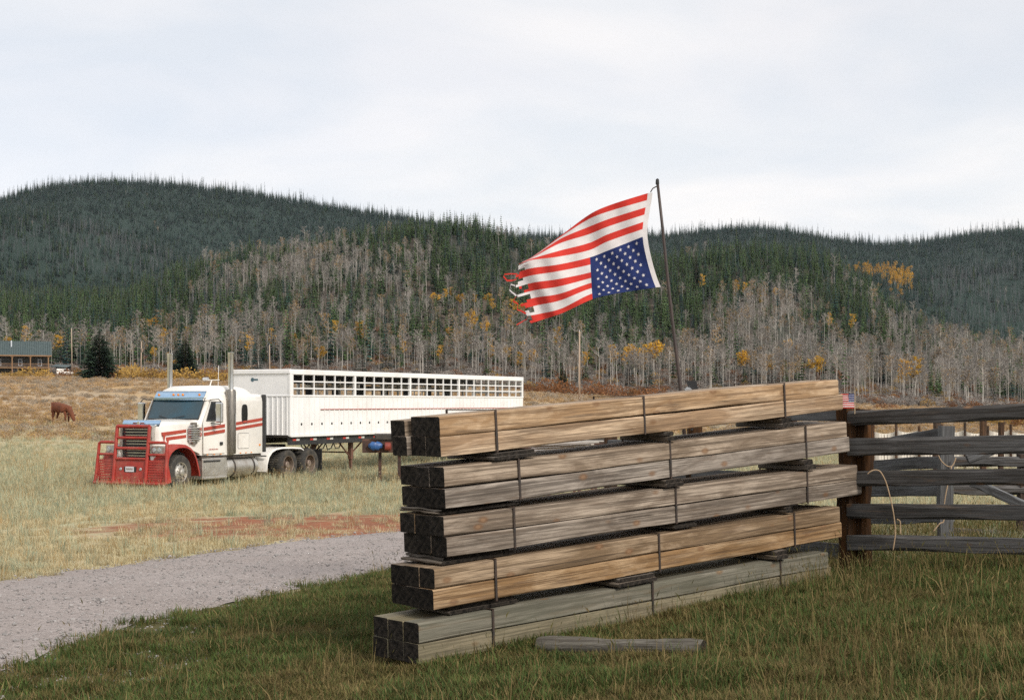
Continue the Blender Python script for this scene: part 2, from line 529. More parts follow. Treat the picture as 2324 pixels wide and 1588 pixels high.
def ground_material():
    m, n, l, b = new_mat('ground')
    g = n.new('ShaderNodeNewGeometry'); sp = n.new('ShaderNodeSeparateXYZ'); l.new(g.outputs['Position'], sp.inputs[0])

    def noise(scale, detail=5, rough=.55):
        z = n.new('ShaderNodeTexNoise'); z.inputs['Scale'].default_value = scale; z.inputs['Detail'].default_value = detail; z.inputs['Roughness'].default_value = rough
        l.new(g.outputs['Position'], z.inputs['Vector']); return z.outputs['Fac']

    def rng(v, a, c, d0=0., d1=1.):
        z = n.new('ShaderNodeMapRange'); z.inputs['From Min'].default_value = a; z.inputs['From Max'].default_value = c; z.inputs['To Min'].default_value = d0; z.inputs['To Max'].default_value = d1
        z.interpolation_type = 'SMOOTHSTEP'; l.new(v, z.inputs['Value']); return z.outputs[0]

    def mixc(f, a, c):
        z = n.new('ShaderNodeMix'); z.data_type = 'RGBA'; l.new(f, z.inputs[0])
        for s, v in ((6, a), (7, c)):
            if isinstance(v, tuple): z.inputs[s].default_value = (*v, 1)
            else: l.new(v, z.inputs[s])
        return z.outputs[2]

    def math_(op, a, c):
        z = n.new('ShaderNodeMath'); z.operation = op
        for s, v in ((0, a), (1, c)):
            if isinstance(v, (int, float)): z.inputs[s].default_value = v
            else: l.new(v, z.inputs[s])
        return z.outputs[0]
    Y, X = sp.outputs['Y'], sp.outputs['X']
    # short turf close by, blurred shade put in its colour, straw field further out
    turf = mixc(rng(noise(2.2, 6), .35, .65), (.05, .062, .024), (.10, .088, .04))
    field = mixc(rng(noise(.55, 7, .65), .36, .64), (.40, .385, .25), (.46, .39, .25))
    field = mixc(rng(noise(9, 5), .5, .75), field, (.24, .215, .12))
    earth = mixc(rng(noise(3.2, 8, .7), .35, .65), (.31, .115, .062), (.19, .08, .048))
    earth = mixc(rng(noise(1.1, 6, .7), .5, .68), earth, (.33, .24, .14))
    d_near = math_('ADD', Y, math_('MULTIPLY', math_('ADD', noise(.35, 4), -.5), 7.0))
    # the turf runs out left of the stack, under the road verge
    col = mixc(rng(d_near, 13.5, 17.0), turf, field)
    # red earth patch beyond the road
    ex = math_('DIVIDE', math_('ADD', X, 2.6), 5.4); ey = math_('DIVIDE', math_('ADD', Y, -26.6), 4.6)
    rr = math_('ADD', math_('MULTIPLY', ex, ex), math_('MULTIPLY', ey, ey))
    rr = math_('ADD', rr, math_('MULTIPLY', math_('ADD', noise(.8, 7, .7), -.5), 3.2))
    col = mixc(rng(rr, .5, 1.3, .96, 0.), col, earth)
    # sage flat
    sage = mixc(rng(noise(.12, 7, .7), .38, .62), (.44, .33, .215), (.34, .28, .205))
    sage = mixc(rng(noise(.035, 4), .45, .62), sage, (.44, .30, .15))
    col = mixc(rng(Y, 75, 115), col, sage)
    # forest floor
    floor = mixc(rng(noise(.02, 6, .6), .42, .6), (.055, .058, .045), (.095, .075, .058))
    floor = mixc(rng(Y, 850, 1150), floor, (.028, .044, .037))
    col = mixc(rng(Y, 385, 410), col, floor)
    l.new(col, b.inputs['Base Color'])
    b.inputs['Roughness'].default_value = .95; b.inputs['Specular IOR Level'].default_value = .1
    bp = n.new('ShaderNodeBump'); bp.inputs['Strength'].default_value = .6; bp.inputs['Distance'].default_value = .05
    l.new(noise(14, 6), bp.inputs['Height']); l.new(bp.outputs[0], b.inputs['Normal'])
    return m


ground = tag(grid_mesh('ground', XX, YY, ZZ, ground_material()), 'sloping ground of turf, straw field and sage flat up to the forested hills', None, None, 'structure')


def gravel_material():
    m, n, l, b = new_mat('gravel_road')
    g = n.new('ShaderNodeNewGeometry')
    v = n.new('ShaderNodeTexVoronoi'); v.inputs['Scale'].default_value = 26; l.new(g.outputs['Position'], v.inputs['Vector'])
    v2 = n.new('ShaderNodeTexVoronoi'); v2.inputs['Scale'].default_value = 62; l.new(g.outputs['Position'], v2.inputs['Vector'])
    z = n.new('ShaderNodeTexNoise'); z.inputs['Scale'].default_value = .9; z.inputs['Detail'].default_value = 8; z.inputs['Roughness'].default_value = .65; l.new(g.outputs['Position'], z.inputs['Vector'])
    cr = n.new('ShaderNodeValToRGB'); e = cr.color_ramp.elements
    e[0].position = .1; e[0].color = (.29, .255, .24, 1); e[1].position = .9; e[1].color = (.43, .385, .365, 1)
    sp = n.new('ShaderNodeSeparateColor'); l.new(v.outputs['Color'], sp.inputs[0]); l.new(sp.outputs[0], cr.inputs[0])
    cr2 = n.new('ShaderNodeValToRGB'); e = cr2.color_ramp.elements
    e[0].position = .35; e[0].color = (.30, .255, .235, 1); e[1].position = .65; e[1].color = (.39, .345, .33, 1); l.new(z.outputs['Fac'], cr2.inputs[0])
    mx = n.new('ShaderNodeMix'); mx.data_type = 'RGBA'; mx.inputs[0].default_value = .42; l.new(cr.outputs[0], mx.inputs[6]); l.new(cr2.outputs[0], mx.inputs[7])
    l.new(mx.outputs[2], b.inputs['Base Color']); b.inputs['Roughness'].default_value = .95; b.inputs['Specular IOR Level'].default_value = .15
    ad = n.new('ShaderNodeMath'); ad.operation = 'ADD'; l.new(v.outputs['Distance'], ad.inputs[0]); l.new(v2.outputs['Distance'], ad.inputs[1])
    bp = n.new('ShaderNodeBump'); bp.inputs['Strength'].default_value = .8; bp.inputs['Distance'].default_value = .02; bp.invert = True
    l.new(ad.outputs[0], bp.inputs['Height']); l.new(bp.outputs[0], b.inputs['Normal'])
    return m


tt = np.linspace(0, 1, NRY)[None, :]
rag = .18 * fbm(UPE[:, 0] * 3, UPE[:, 1] * 3, 4.0, 4)[:, None]
RX = LOE[:, 0:1] * (1 - tt) + UPE[:, 0:1] * tt
RY = LOE[:, 1:2] * (1 - tt) + UPE[:, 1:2] * tt + rag * (tt - .5) * 1.6
edge = np.clip(np.minimum(tt, 1 - tt) * 8, 0, 1)
rut = -.004 * (np.exp(-((tt - .32) / .07) ** 2) + np.exp(-((tt - .68) / .07) ** 2))
RZ = H(RX, RY) + .034 * edge + .004 + rut * edge
road = tag(grid_mesh('road', RX, RY, RZ, gravel_material()), 'grey gravel track curving past the timber stack', None, None, 'structure')
# ------------------------------------------------------------------ vehicle materials
M = {}
DUST = (.30, .245, .18)
M['white_paint'] = mat('white_paint', (.80, .775, .73), (.74, .715, .67), rough=.32, scale=1.6, coat=.3, dirt=(DUST, .35, 1.1))
M['trailer_white'] = mat('trailer_white', (.82, .81, .80), (.75, .745, .74), rough=.5, scale=1.2, dirt=((.45, .40, .34), .30, .7))
M['red_paint'] = mat('red_paint', (.38, .034, .022), (.28, .024, .016), rough=.45, scale=5, dirt=(DUST, .25, 2.0), bump=.08)
M['stripe_red'] = mat('stripe_red', (.40, .06, .035), (.34, .05, .03), rough=.4, scale=6)
M['chrome'] = mat('chrome', (.72, .73, .74), (.55, .56, .57), rough=.18, metal=1, scale=3, dirt=(DUST, .3, 2))
M['visor_chrome'] = mat('visor_chrome', (.42, .60, .80), (.36, .53, .73), rough=.22, metal=.85, scale=9)  # reflected sky put into the blue base colour
M['alu'] = mat('aluminium', (.62, .60, .56), (.50, .475, .43), rough=.42, metal=.75, scale=4, dirt=(DUST, .7, 2.2))
M['dark_chrome'] = mat('dusty_chrome', (.30, .275, .24), (.19, .175, .155), rough=.35, metal=.9, scale=7, stretch=(6, 6, 1))
M['glass'] = mat('tinted_glass', (.008, .010, .011), (.012, .014, .015), rough=.12, scale=2, spec=.25)
M['windshield'] = mat('windshield_glass', (.022, .065, .095), (.03, .055, .07), rough=.12, scale=1.5, coat=.15, spec=.4)
M['black'] = mat('black_plastic', (.02, .02, .021), (.03, .03, .03), rough=.6, scale=6)
M['chassis'] = mat('chassis', (.028, .026, .025), (.055, .045, .036), rough=.75, scale=5, dirt=((.16, .12, .085), .6, 3))
M['tyre'] = mat('tyre_rubber', (.032, .031, .030), (.06, .055, .048), rough=.85, scale=6, dirt=((.17, .14, .10), .5, 4))
M['rim_steel'] = mat('dusty_steel_rim', (.30, .24, .19), (.20, .15, .12), rough=.55, metal=.4, scale=6)
M['amber'] = mat('amber_lens', (.75, .25, .02), (.65, .2, .02), rough=.25, scale=6)
M['lamp_glass'] = mat('headlamp_glass', (.55, .60, .64), (.35, .38, .42), rough=.08, metal=.5, scale=14)
M['plate_white'] = mat('plate_white', (.72, .72, .74), (.62, .62, .68), rough=.5, scale=30)
M['reflect_red'] = mat('reflector_red', (.62, .05, .03), None, rough=.35)
M['reflect_white'] = mat('reflector_white', (.82, .80, .76), None, rough=.4)
M['darkrust'] = mat('dark_rusty_steel', (.035, .022, .018), (.085, .04, .026), rough=.85, scale=5)
M['rust'] = mat('rusty_steel', (.10, .055, .04), (.20, .085, .05), rough=.85, scale=4, dirt=((.05, .045, .045), .6, 2))

# ------------------------------------------------------------------ semi truck (local: x forward, y to the driver's side, z up)
TA = rad(25)
_q = ground_hit(410, 1110)
_Q = Vector(((410 - CX) / FOC * 43.6, 43.6))
TG = -2.67
_tx = _Q.x + .09 * math.sin(TA) - 1.22 * math.cos(TA)
_ty = _Q.y + .09 * math.cos(TA) + 1.22 * math.sin(TA)
truck = empty('semi_truck', (_tx, _ty, TG), math.atan2(-math.cos(TA), -math.sin(TA)))
tag(truck, 'white semi truck with red fenders and a tall red grille guard parked in the field', 'truck')


def tb(s0, s1, y0, y1, z0, z1):
    return MB().box(-s0, -s1, y0, y1, z0, z1)


def wheel_proto(name, kind, width, loc, parent, side):
    w = empty(name, loc, 0, parent)
    r, hw = .52, width / 2
    MB().lathe([(.30, -hw * .86), (.40, -hw), (.475, -hw), (.51, -hw * .82), (r, -hw * .5), (r, hw * .5), (.51, hw * .82), (.475, hw), (.40, hw), (.30, hw * .86)], n=36, close=True).build('tyre', M['tyre'], w, angle=35)
    tr = MB()
    for j in range(40):                                     # tread lugs
        a = 2 * math.pi * j / 40
        for yy in (-hw * .55, hw * .1):
            c, s = math.cos(a), math.sin(a); c2, s2 = math.cos(a + .1), math.sin(a + .1)
            tr.add([(c * .518, yy, s * .518), (c2 * .518, yy, s2 * .518), (c2 * .518, yy + hw * .42, s2 * .518), (c * .518, yy + hw * .42, s * .518),
                    (c * .534, yy, s * .534), (c2 * .534, yy, s2 * .534), (c2 * .534, yy + hw * .42, s2 * .534), (c * .534, yy + hw * .42, s * .534)],
                   [(4, 5, 6, 7), (0, 1, 5, 4), (1, 2, 6, 5), (2, 3, 7, 6), (3, 0, 4, 7)])
    tr.build('tread', M['tyre'], w)
    rim = MB()
    if kind == 'front':
        rim.lathe([(.305, hw * .86), (.30, hw * .95), (.285, hw * .9), (.275, hw * .45), (.20, hw * .55), (.13, hw * .8), (.11, hw * .8)], n=30)
        rim.lathe([(.11, hw * .8), (.105, hw * 1.25), (.06, hw * 1.4), (.001, hw * 1.42)], n=18)
        for j in range(10):
            a = 2 * math.pi * j / 10
            rim.disc((.235 * math.cos(a), hw * .505 + .006, .235 * math.sin(a)), .033, (0, 1, 0), 10, 1)
            rim.tube([(.15 * math.cos(a + .3), hw * .7, .15 * math.sin(a + .3)), (.15 * math.cos(a + .3), hw * .95, .15 * math.sin(a + .3))], .013, 6)
        rim.build('rim', [M['alu'], M['black']], w, fix=False)
    else:
        rim.lathe([(.305, hw * .86), (.30, hw * .93), (.285, hw * .9), (.27, hw * .1), (.21, hw * -.1), (.17, hw * .0), (.12, hw * .05)], n=30)
        rim.lathe([(.12, hw * .05), (.115, hw * .75), (.09, hw * .82), (.001, hw * .83)], n=16)
        for j in range(10):
            a = 2 * math.pi * j / 10
            rim.disc((.24 * math.cos(a), hw * .02, .24 * math.sin(a)), .03, (0, 1, 0), 8, 1)
        rim.build('rim', [M['rim_steel'], M['black']], w, fix=False)
    if side < 0: w.rotation_euler = (0, 0, math.pi)
    return w


wheel_proto('wheel', 'front', .30, (0, 1.03, .52), truck, 1)
wheel_proto('wheel', 'front', .30, (0, -1.03, .52), truck, -1)
dw = None
for s_ in (5.82, 7.18):
    for sd in (1, -1):
        if dw is None:
            dw = wheel_proto('drive_wheel', 'rear', .56, (-s_, .93 * sd, .52), truck, sd)
        else:
            c_ = copy_tree(dw, truck); c_.location = (-s_, .93 * sd, .52); c_.rotation_euler = (0, 0, 0 if sd > 0 else math.pi)

ch = MB()
for sd in (1, -1):
    ch.box(.6, -8.1, sd * .36, sd * .44, .72, 1.0)
for s_ in (-.4, .6, 2, 3.5, 4.6, 5.2, 6.5, 7.9): ch.box(-s_, -s_ - .1, -.36, .36, .76, .96)
for s_ in (0, 5.82, 7.18): ch.tube([(-s_, -1.0, .52), (-s_, 1.0, .52)], .08, 8)
ch.box(-.3, -2.0, -.34, .34, .5, 1.0); ch.box(-4.7, -5.2, -.6, .6, .55, .9)
ch.build('chassis', M['chassis'], truck)
MB().lathe([(.001, .02), (.50, .02), (.5, .10), (.001, .10)], axis='z', c=(-6.5, 0, 1.08), n=20).build('fifth_wheel', M['chassis'], truck)
inner = MB()
inner.prism([(.55, .95), (.3, 1.25), (-.5, 1.25), (-.8, .8), (-.8, .55), (.4, .55)], -.78, .78)
inner.build('engine_bay', M['black'], truck)

# hood: lofted, narrow and rounded at the nose, wide at the cowl
secs = []
for s_, w, zt, zb, dr in ((-.56, .62, 1.96, 1.05, .10), (-.50, .70, 2.03, .98, .08), (-.2, .76, 2.07, 1.05, .07), (.3, .88, 2.10, 1.30, .07), (.7, .99, 2.115, 1.18, .07), (1.06, 1.08, 2.12, 1.02, .08)):
    half = [(0, zt + .015), (w * .35, zt + .01), (w * .7, zt - dr * .2), (w * .9, zt - dr * .7), (w, zt - dr * 1.6), (w + .035, zt - .40), (w + .04, zb)]
    sec = [(-s_, y, z) for y, z in half] + [(-s_, -y, z) for y, z in reversed(half[1:])]
    secs.append(sec)
MB().loft(secs).build('hood', M['white_paint'], truck, angle=38)

# chrome bug shield across the hood nose
bs = MB()
for k in range(8):
    y0, y1 = -.72 + 1.44 * k / 8, -.72 + 1.44 * (k + 1) / 8
    cv = lambda y: .10 * (y / .72) ** 2
    bs.add([(.60 - cv(y0), y0, 1.93), (.60 - cv(y1), y1, 1.93), (.50 - cv(y1), y1, 2.115), (.50 - cv(y0), y0, 2.115),
            (.585 - cv(y0), y0, 1.93), (.585 - cv(y1), y1, 1.93), (.485 - cv(y1), y1, 2.115), (.485 - cv(y0), y0, 2.115)],
           [(0, 1, 2, 3), (7, 6, 5, 4), (3, 2, 6, 7), (1, 0, 4, 5)])
bs_o = bs.build('bug_shield', M['visor_chrome'], truck, smooth=True)
em = MB(); em.lathe([(.001, .012), (.05, .012), (.062, 0)], axis='x', c=(.585, 0, 2.02), n=16)
for sg in (1, -1): em.prism([(.57, 2.0), (.575, 2.045), (.565, 2.03)], sg * .06, sg * .22)
em.build('hood_emblem', M['chrome'], bs_o)
# grille
g_o = MB().box(.66, .50, -.54, .54, .86, 1.92).build('grille', M['black'], truck)
for k in range(11):
    MB().box(.672, .662, -.50, .50, .93 + k * .09, .947 + k * .09).build('grille_bar', M['chrome'], g_o)
gs = MB()
for sd in (1, -1): gs.box(.70, .48, sd * .54, sd * .625, .84, 1.95)
gs.box(.70, .48, -.54, .54, 1.92, 1.96)
gs.build('grille_surround', M['alu'], g_o, bevel=.01)
# red front fenders
for sd in (1, -1):
    fo, fi = [], []
    for k in range(22):
        t = k / 21
        a = rad(172 - 176 * t)          # front (x>0) round to the rear
        rr = .80 + .06 * math.sin(math.pi * t)
        x, z = -math.cos(a) * -1 * rr * 0, 0
    path = [(.80, .80), (.78, .95), (.72, 1.08), (.60, 1.21), (.42, 1.31), (.22, 1.365), (.0, 1.375), (-.22, 1.35), (-.42, 1.27), (-.58, 1.14), (-.70, .96), (-.79, .74), (-.86, .54), (-.90, .38)]
    secs = []
    for k, (x, z) in enumerate(path):
        a0 = path[max(k - 1, 0)]; a1 = path[min(k + 1, len(path) - 1)]
        d = Vector((a1[0] - a0[0], a1[1] - a0[1])).normalized(); nx, nz = d.y, -d.x      # points inward
        if nx * x + nz * (z - .5) > 0: nx, nz = -nx, -nz
        yin = .70 if k < 9 else .86
        secs.append([(x + nx * .05, sd * yin, z + nz * .05 + .03), (x, sd * (yin + .14), z + .01), (x, sd * 1.18, z), (x + nx * .03, sd * 1.235, z + nz * .03), (x + nx * .10, sd * 1.25, z + nz * .10), (x + nx * .10, sd * 1.22, z + nz * .10), (x + nx * .07, sd * 1.15, z + nz * .07), (x + nx * .09, sd * yin, z + nz * .09)])
    MB().loft(secs).build('front_fender', M['red_paint'], truck, angle=40)
    # cheek between fender and hood that holds the head lamp
    ck = MB().prism([(.74, .82), (.74, 1.02), (.62, 1.36), (.1, 1.36), (.1, 1.0), (.6, .82)], sd * .60, sd * .86).build('fender_cheek', M['white_paint'], truck)
    lo = MB().box(.80, .62, sd * .66, sd * 1.08, 1.08, 1.34).build('headlight', M['alu'], truck, bevel=.03)
    for q in range(2):
        MB().lathe([(.001, .012), (.06, .012), (.082, 0), (.085, -.02)], axis='x', c=(.815, sd * (.77 + .2 * q), 1.21), n=16).build('lamp', M['lamp_glass'], lo)
MB().box(.80, .70, -1.18, 1.18, .48, .86).build('bumper', M['chrome'], truck, bevel=.05)

# grille guard
gg = empty('grille_guard', (0, 0, 0), 0, truck)
def gx(z): return 1.02 - .12 * (z - .2)
def gpt(y, z, dx=0): return (gx(z) + dx, y, z)
fr = MB()
for y in (-.62, .62): fr.tube([gpt(y, .2), gpt(y, 1.0), gpt(y, 1.93)], .055, 10)
fr.tube([gpt(-.62, 1.93), gpt(.62, 1.93)], .055, 10)
fr.build('guard_upright', M['red_paint'], gg, angle=40)
for z in (1.58, 1.26, .94):
    MB().tube([gpt(-.62, z), gpt(.62, z)], .045, 10).build('guard_bar', M['red_paint'], gg, angle=40)
for sd in (1, -1):
    w_ = MB().tube([gpt(sd * .62, 1.44), gpt(sd * 1.22, 1.44, -.02), gpt(sd * 1.30, 1.40, -.03), gpt(sd * 1.31, 1.2, -.04), gpt(sd * 1.33, .6, -.04), gpt(sd * 1.36, .2, -.05)], .05, 10)
    w_.build('guard_wing', M['red_paint'], gg, angle=40)
    MB().tube([gpt(sd * .62, 1.07), gpt(sd * 1.31, 1.07, -.04)], .04, 10).build('guard_bar', M['red_paint'], gg, angle=40)
    MB().add([gpt(sd * 1.34, .95, -.05), gpt(sd * 1.37, .2, -.05), (gx(.2) - .32, sd * 1.36, .24), (gx(.6) - .20, sd * 1.33, .62), (gx(.9) - .1, sd * 1.32, .95)], [(0, 1, 2, 3, 4)]).build('guard_side_plate', M['red_paint'], gg)
    pl = MB()                                             # punched lower plate: strips between slots
    for k in range(9):
        z = .24 + k * .076
        pl.add([gpt(sd * .65, z, -.01), gpt(sd * 1.33, z, -.03), gpt(sd * 1.33, z + .052, -.03), gpt(sd * .65, z + .052, -.01)], [(0, 1, 2, 3)])
    for k in range(12):
        y = sd * (.66 + k * .06)
        pl.add([gpt(y, .22, -.022), gpt(y + .03, .22, -.022), gpt(y + .03, .93, -.022), gpt(y, .93, -.022)], [(0, 1, 2, 3)])
    pl.build('guard_mesh_plate', M['red_paint'], gg)
MB().add([gpt(-.60, .21, -.005), gpt(.60, .21, -.005), gpt(.60, .92, -.005), gpt(-.60, .92, -.005)], [(0, 1, 2, 3)]).build('guard_centre_plate', M['red_paint'], gg)
MB().tube([gpt(-1.36, .2), gpt(1.36, .2)], .055, 10).build('guard_bar', M['red_paint'], gg, angle=40)
for k in range(7):
    y = -1.2 + .4 * k
    MB().prism([(gx(.3) + .01, .18), (gx(.3) + .06, .18), (gx(.3) + .012, .36)], y - .02, y + .02).build('guard_rib', M['red_paint'], gg)
lp = MB().box(gx(.6) + .012, gx(.6) + .02, -.16, .16, .55, .71).build('license_plate', M['plate_white'], gg)
for i_, c_ in enumerate('x' * 6):
    MB().box(gx(.6) + .021, gx(.6) + .0225, -.12 + i_ * .042, -.095 + i_ * .042, .60, .665).build('plate_character', M['rim_steel'], lp)
MB().box(gx(.62) + .002, gx(.62) + .009, -.22, .24, .54, .70).build('plate_slot', M['black'], gg)
for y in (-.36, .40):
    MB().lathe([(.001, .02), (.035, .02), (.05, 0)], axis='x', c=(gx(.63) + .004, y, .63), n=14).build('fog_light', M['lamp_glass'], gg)

# cab and sleeper
cab = MB()
secs = []
for s_, w, z1, z0 in ((1.0, 1.10, 2.10, 1.0), (1.08, 1.13, 2.16, .99), (1.44, 1.17, 2.80, .98), (1.62, 1.17, 2.98, .98), (1.9, 1.18, 3.02, .98), (2.34, 1.19, 3.02, .97)):
    half = [(0, z1 + .02), (w * .6, z1 + .015), (w * .84, z1 - .03), (w * .93, z1 - .12), (w * .97, z1 - .30), (w, 1.9), (w, z0)]
    secs.append([(-s_, y, z) for y, z in half] + [(-s_, -y, z) for y, z in reversed(half[1:])])
cab.loft(secs).build('cab', M['white_paint'], truck, angle=35)
slp = MB(); secs = []
for s_, i in ((2.345, 0), (2.36, 0), (4.20, 0), (4.27, .04)):
    w, z1 = 1.22 - i, 2.95 - i
    half = [(0, z1), (w * .82, z1), (w * .93, z1 - .05), (w * .985, z1 - .14), (w, z1 - .26), (w, .97)]
    secs.append([(-s_, y, z) for y, z in half] + [(-s_, -y, z) for y, z in reversed(half[1:])])
sleeper = slp.loft(secs).build('sleeper', M['white_paint'], truck, angle=35)
cap = MB(); secs = []
for s_, w, z1 in ((1.58, .86, 3.02), (1.68, .96, 3.12), (2.0, 1.03, 3.20), (2.8, 1.05, 3.22), (3.5, 1.05, 3.19), (3.82, 1.02, 3.12), (4.0, .97, 2.98)):
    half = [(0, z1), (w * .7, z1 - .015), (w * .9, z1 - .07), (w, min(z1 - .16, 2.99)), (w + .02, 2.9)]
    secs.append([(-s_, y, z) for y, z in half] + [(-s_, -y, z) for y, z in reversed(half[1:])])
cap.loft(secs).build('roof_cap', M['white_paint'], truck, angle=40)
# windshield (curved), frame, wiper
ws = MB(); secs = []
for k in range(13):
    t = -1 + 2 * k / 12
    bx = .10 * t * t
    secs.append([(-(1.02 + bx) + .05, .98 * t, 2.145), (-(1.40 + bx * .6) + .05, .99 * t, 2.80), (-(1.40 + bx * .6) + .02, .99 * t, 2.80), (-(1.02 + bx) + .02, .98 * t, 2.145)])
wsh = ws.loft(secs).build('windshield', M['windshield'], truck, angle=50)
fm = MB()
fm.tube([(-(1.02 + .10 * t * t) + .055, .98 * t, 2.13) for t in [-1 + .2 * i for i in range(11)]], .022, 6)
for sd in (1, -1): fm.tube([(-1.07, sd * .995, 2.13), (-1.41, sd * 1.005, 2.80)], .02, 6)
fm.build('seal', M['black'], wsh)
for sd in (1, -1): MB().tube([(-1.0 + .09, sd * .1, 2.15), (-1.10 + .09, sd * .5, 2.24)], .012, 6).build('wiper', M['black'], wsh)
# sun visor with marker lamps, white cheeks
vz = MB()
for k in range(10):
    y0, y1 = -.98 + 1.96 * k / 10, -.98 + 1.96 * (k + 1) / 10
    cv = lambda y: -.10 * (y / .98) ** 2
    vz.add([(-1.22 + cv(y0), y0, 2.74), (-1.22 + cv(y1), y1, 2.74), (-1.42 + cv(y1), y1, 3.02), (-1.42 + cv(y0), y0, 3.02),
            (-1.25 + cv(y0), y0, 2.73), (-1.25 + cv(y1), y1, 2.73), (-1.45 + cv(y1), y1, 3.01), (-1.45 + cv(y0), y0, 3.01)],
           [(0, 1, 2, 3), (7, 6, 5, 4), (3, 2, 6, 7), (1, 0, 4, 5)])
vis = vz.build('sun_visor', M['visor_chrome'], truck, smooth=True)
for y in (-.80, -.17, 0.02, .2, .80):
    MB().lathe([(.001, .03), (.03, .025), (.045, 0)], axis='x', c=(-1.315 - .10 * (y / .98) ** 2, y, 2.90), n=10).build('marker_lamp', M['amber'], vis)
for sd in (1, -1):
    MB().add([(-1.325, sd * .985, 2.735), (-1.52, sd * .985, 3.015), (-1.78, sd * 1.10, 2.98), (-1.55, sd * 1.175, 2.735),
              (-1.33, sd * .985, 2.715), (-1.56, sd * 1.175, 2.71)], [(0, 1, 2, 3), (0, 3, 5, 4)]).build('visor_cheek', M['white_paint'], truck)
# doors, windows, stripes, side details
def stripe_z(s): return 1.815 + .088 * (s - 1.0)
for sd in (1, -1):
    d = MB().add([(-1.07, sd * 1.192, 1.04), (-2.16, sd * 1.205, 1.04), (-2.16, sd * 1.205, 2.0), (-2.14, sd * 1.175, 2.72), (-1.50, sd * 1.165, 2.72), (-1.13, sd * 1.17, 2.10), (-1.07, sd * 1.18, 1.95)], [(0, 1, 2, 3, 4, 5, 6)])
    door = d.build('door', M['white_paint'], truck)
    sm = door.modifiers.new('thick', 'SOLIDIFY'); sm.thickness = .03; sm.offset = 0
    MB().add([(-1.24, sd * 1.203, 2.10), (-1.98, sd * 1.208, 2.10), (-1.97, sd * 1.198, 2.66), (-1.50, sd * 1.192, 2.66)], [(0, 1, 2, 3)]).build('window', M['glass'], door)
    wf = MB().tube([(-1.22, sd * 1.205, 2.08), (-2.0, sd * 1.212, 2.08), (-1.99, sd * 1.20, 2.68), (-1.49, sd * 1.193, 2.68), (-1.22, sd * 1.205, 2.08)], .014, 6)
    wf.build('window_frame', M['black'], door)
    MB().box(-1.88, -2.02, sd * 1.225, sd * 1.245, 1.30, 1.40).build('handle', M['black'], door)
    lt = MB()
    for k in range(9): lt.box(-1.32 - k * .055, -1.355 - k * .055, sd * 1.222, sd * 1.2235, 1.16, 1.185 + .012 * (k % 2))
    lt.build('lettering', M['stripe_red'], door)
    for off in (0, -.165):
        for sA, sB, yA, yB, e0, e1 in ((-.42 if off == 0 else -.25, .50, .795, .965, 1, 0), (.95, 1.06, 1.125, 1.13, 0, 0), (1.08, 2.14, 1.217, 1.226, 0, 0), (2.68, 4.2, 1.2235, 1.2235, 0, 0)):
            zA, zB = stripe_z(sA) + off, stripe_z(sB) + off
            st = MB().add([(-sA, sd * (yA + .006), zA - .05), (-sB, sd * (yB + .006), zB - .05), (-sB, sd * (yB + .006), zB + .05), (-sA, sd * (yA + .006), zA + .05),
                           (-sA, sd * (yA - .06), zA - .05), (-sB, sd * (yB - .02), zB - .05), (-sB, sd * (yB - .02), zB + .05), (-sA, sd * (yA - .06), zA + .05)],
                          [(0, 1, 2, 3), (4, 7, 6, 5), (3, 2, 6, 7), (0, 4, 5, 1), (0, 3, 7, 4), (1, 5, 6, 2)])
            if e0: st.add([(-sA, sd * (yA + .007), zA + .05), (-sA - .10, sd * (yA + .03), zA - .05), (-sA - .06, sd * (yA + .02), zA - .28 * (1 if off == 0 else .9))], [(0, 1, 2)])
            st.build('stripe', M['stripe_red'], truck)
    # louvred chrome air intake
    ai = empty('air_intake', (0, 0, 0), 0, truck)
    for k in range(8):
        MB().box(-.50 - .05 * (k in (0, 7)), -.97 + .07 * (k in (0, 7)), sd * 1.03, sd * (1.18 - .03 * (k in (0, 7))), 1.42 + k * .07, 1.465 + k * .07).build('louvre', M['chrome'], ai, bevel=.012)
    MB().tube([(-.75, sd * 1.07, 1.36), (-.75, sd * 1.07, 2.03)], .10, 12).build('core', M['dark_chrome'], ai)
    # mirror
    mi = empty('mirror', (0, 0, 0), 0, truck)
    MB().box(-1.36, -1.50, sd * 1.42, sd * 1.66, 2.02, 2.66).build('housing', M['chrome'], mi, bevel=.04)
    MB().tube([(-1.45, sd * 1.15, 2.74), (-1.45, sd * 1.50, 2.76), (-1.45, sd * 1.60, 2.66)], .016, 6).build('arm', M['black'], mi)
    MB().tube([(-1.45, sd * 1.19, 2.0), (-1.45, sd * 1.56, 1.97), (-1.45, sd * 1.58, 2.05)], .016, 6).build('arm', M['black'], mi)
    # exhaust: heat shield and stack
    ex = empty('exhaust_stack', (0, 0, 0), 0, truck)
    MB().lathe([(.02, 1.0), (.16, 1.0), (.17, 1.06), (.17, 3.0), (.15, 3.07), (.09, 3.08)], axis='z', c=(-2.46, sd * 1.22, 0), n=22).build('heat_shield', M['dark_chrome'], ex, angle=40)
    MB().lathe([(.088, 3.06), (.088, 4.20), (.098, 4.26), (.085, 4.27), (.075, 3.6)], axis='z', c=(-2.46, sd * 1.22, 0), n=18).build('pipe', M['dark_chrome'] if False else M['chrome'], ex, angle=40)
    MB().tube([(-2.46, sd * 1.41, 1.9), (-2.46, sd * 1.41, 2.3)], .012, 6).build('grab_handle', M['chrome'], ex)
    # sleeper window, luggage hatch, marker lamps, extender
    swm = MB(); n_ = 16
    pts = []
    for j in range(n_):
        a = 2 * math.pi * j / n_
        pts.append((-3.21 + .155 * math.copysign(abs(math.cos(a)) ** .6, math.cos(a)), sd * 1.224, 2.28 + .31 * math.copysign(abs(math.sin(a)) ** .6, math.sin(a))))
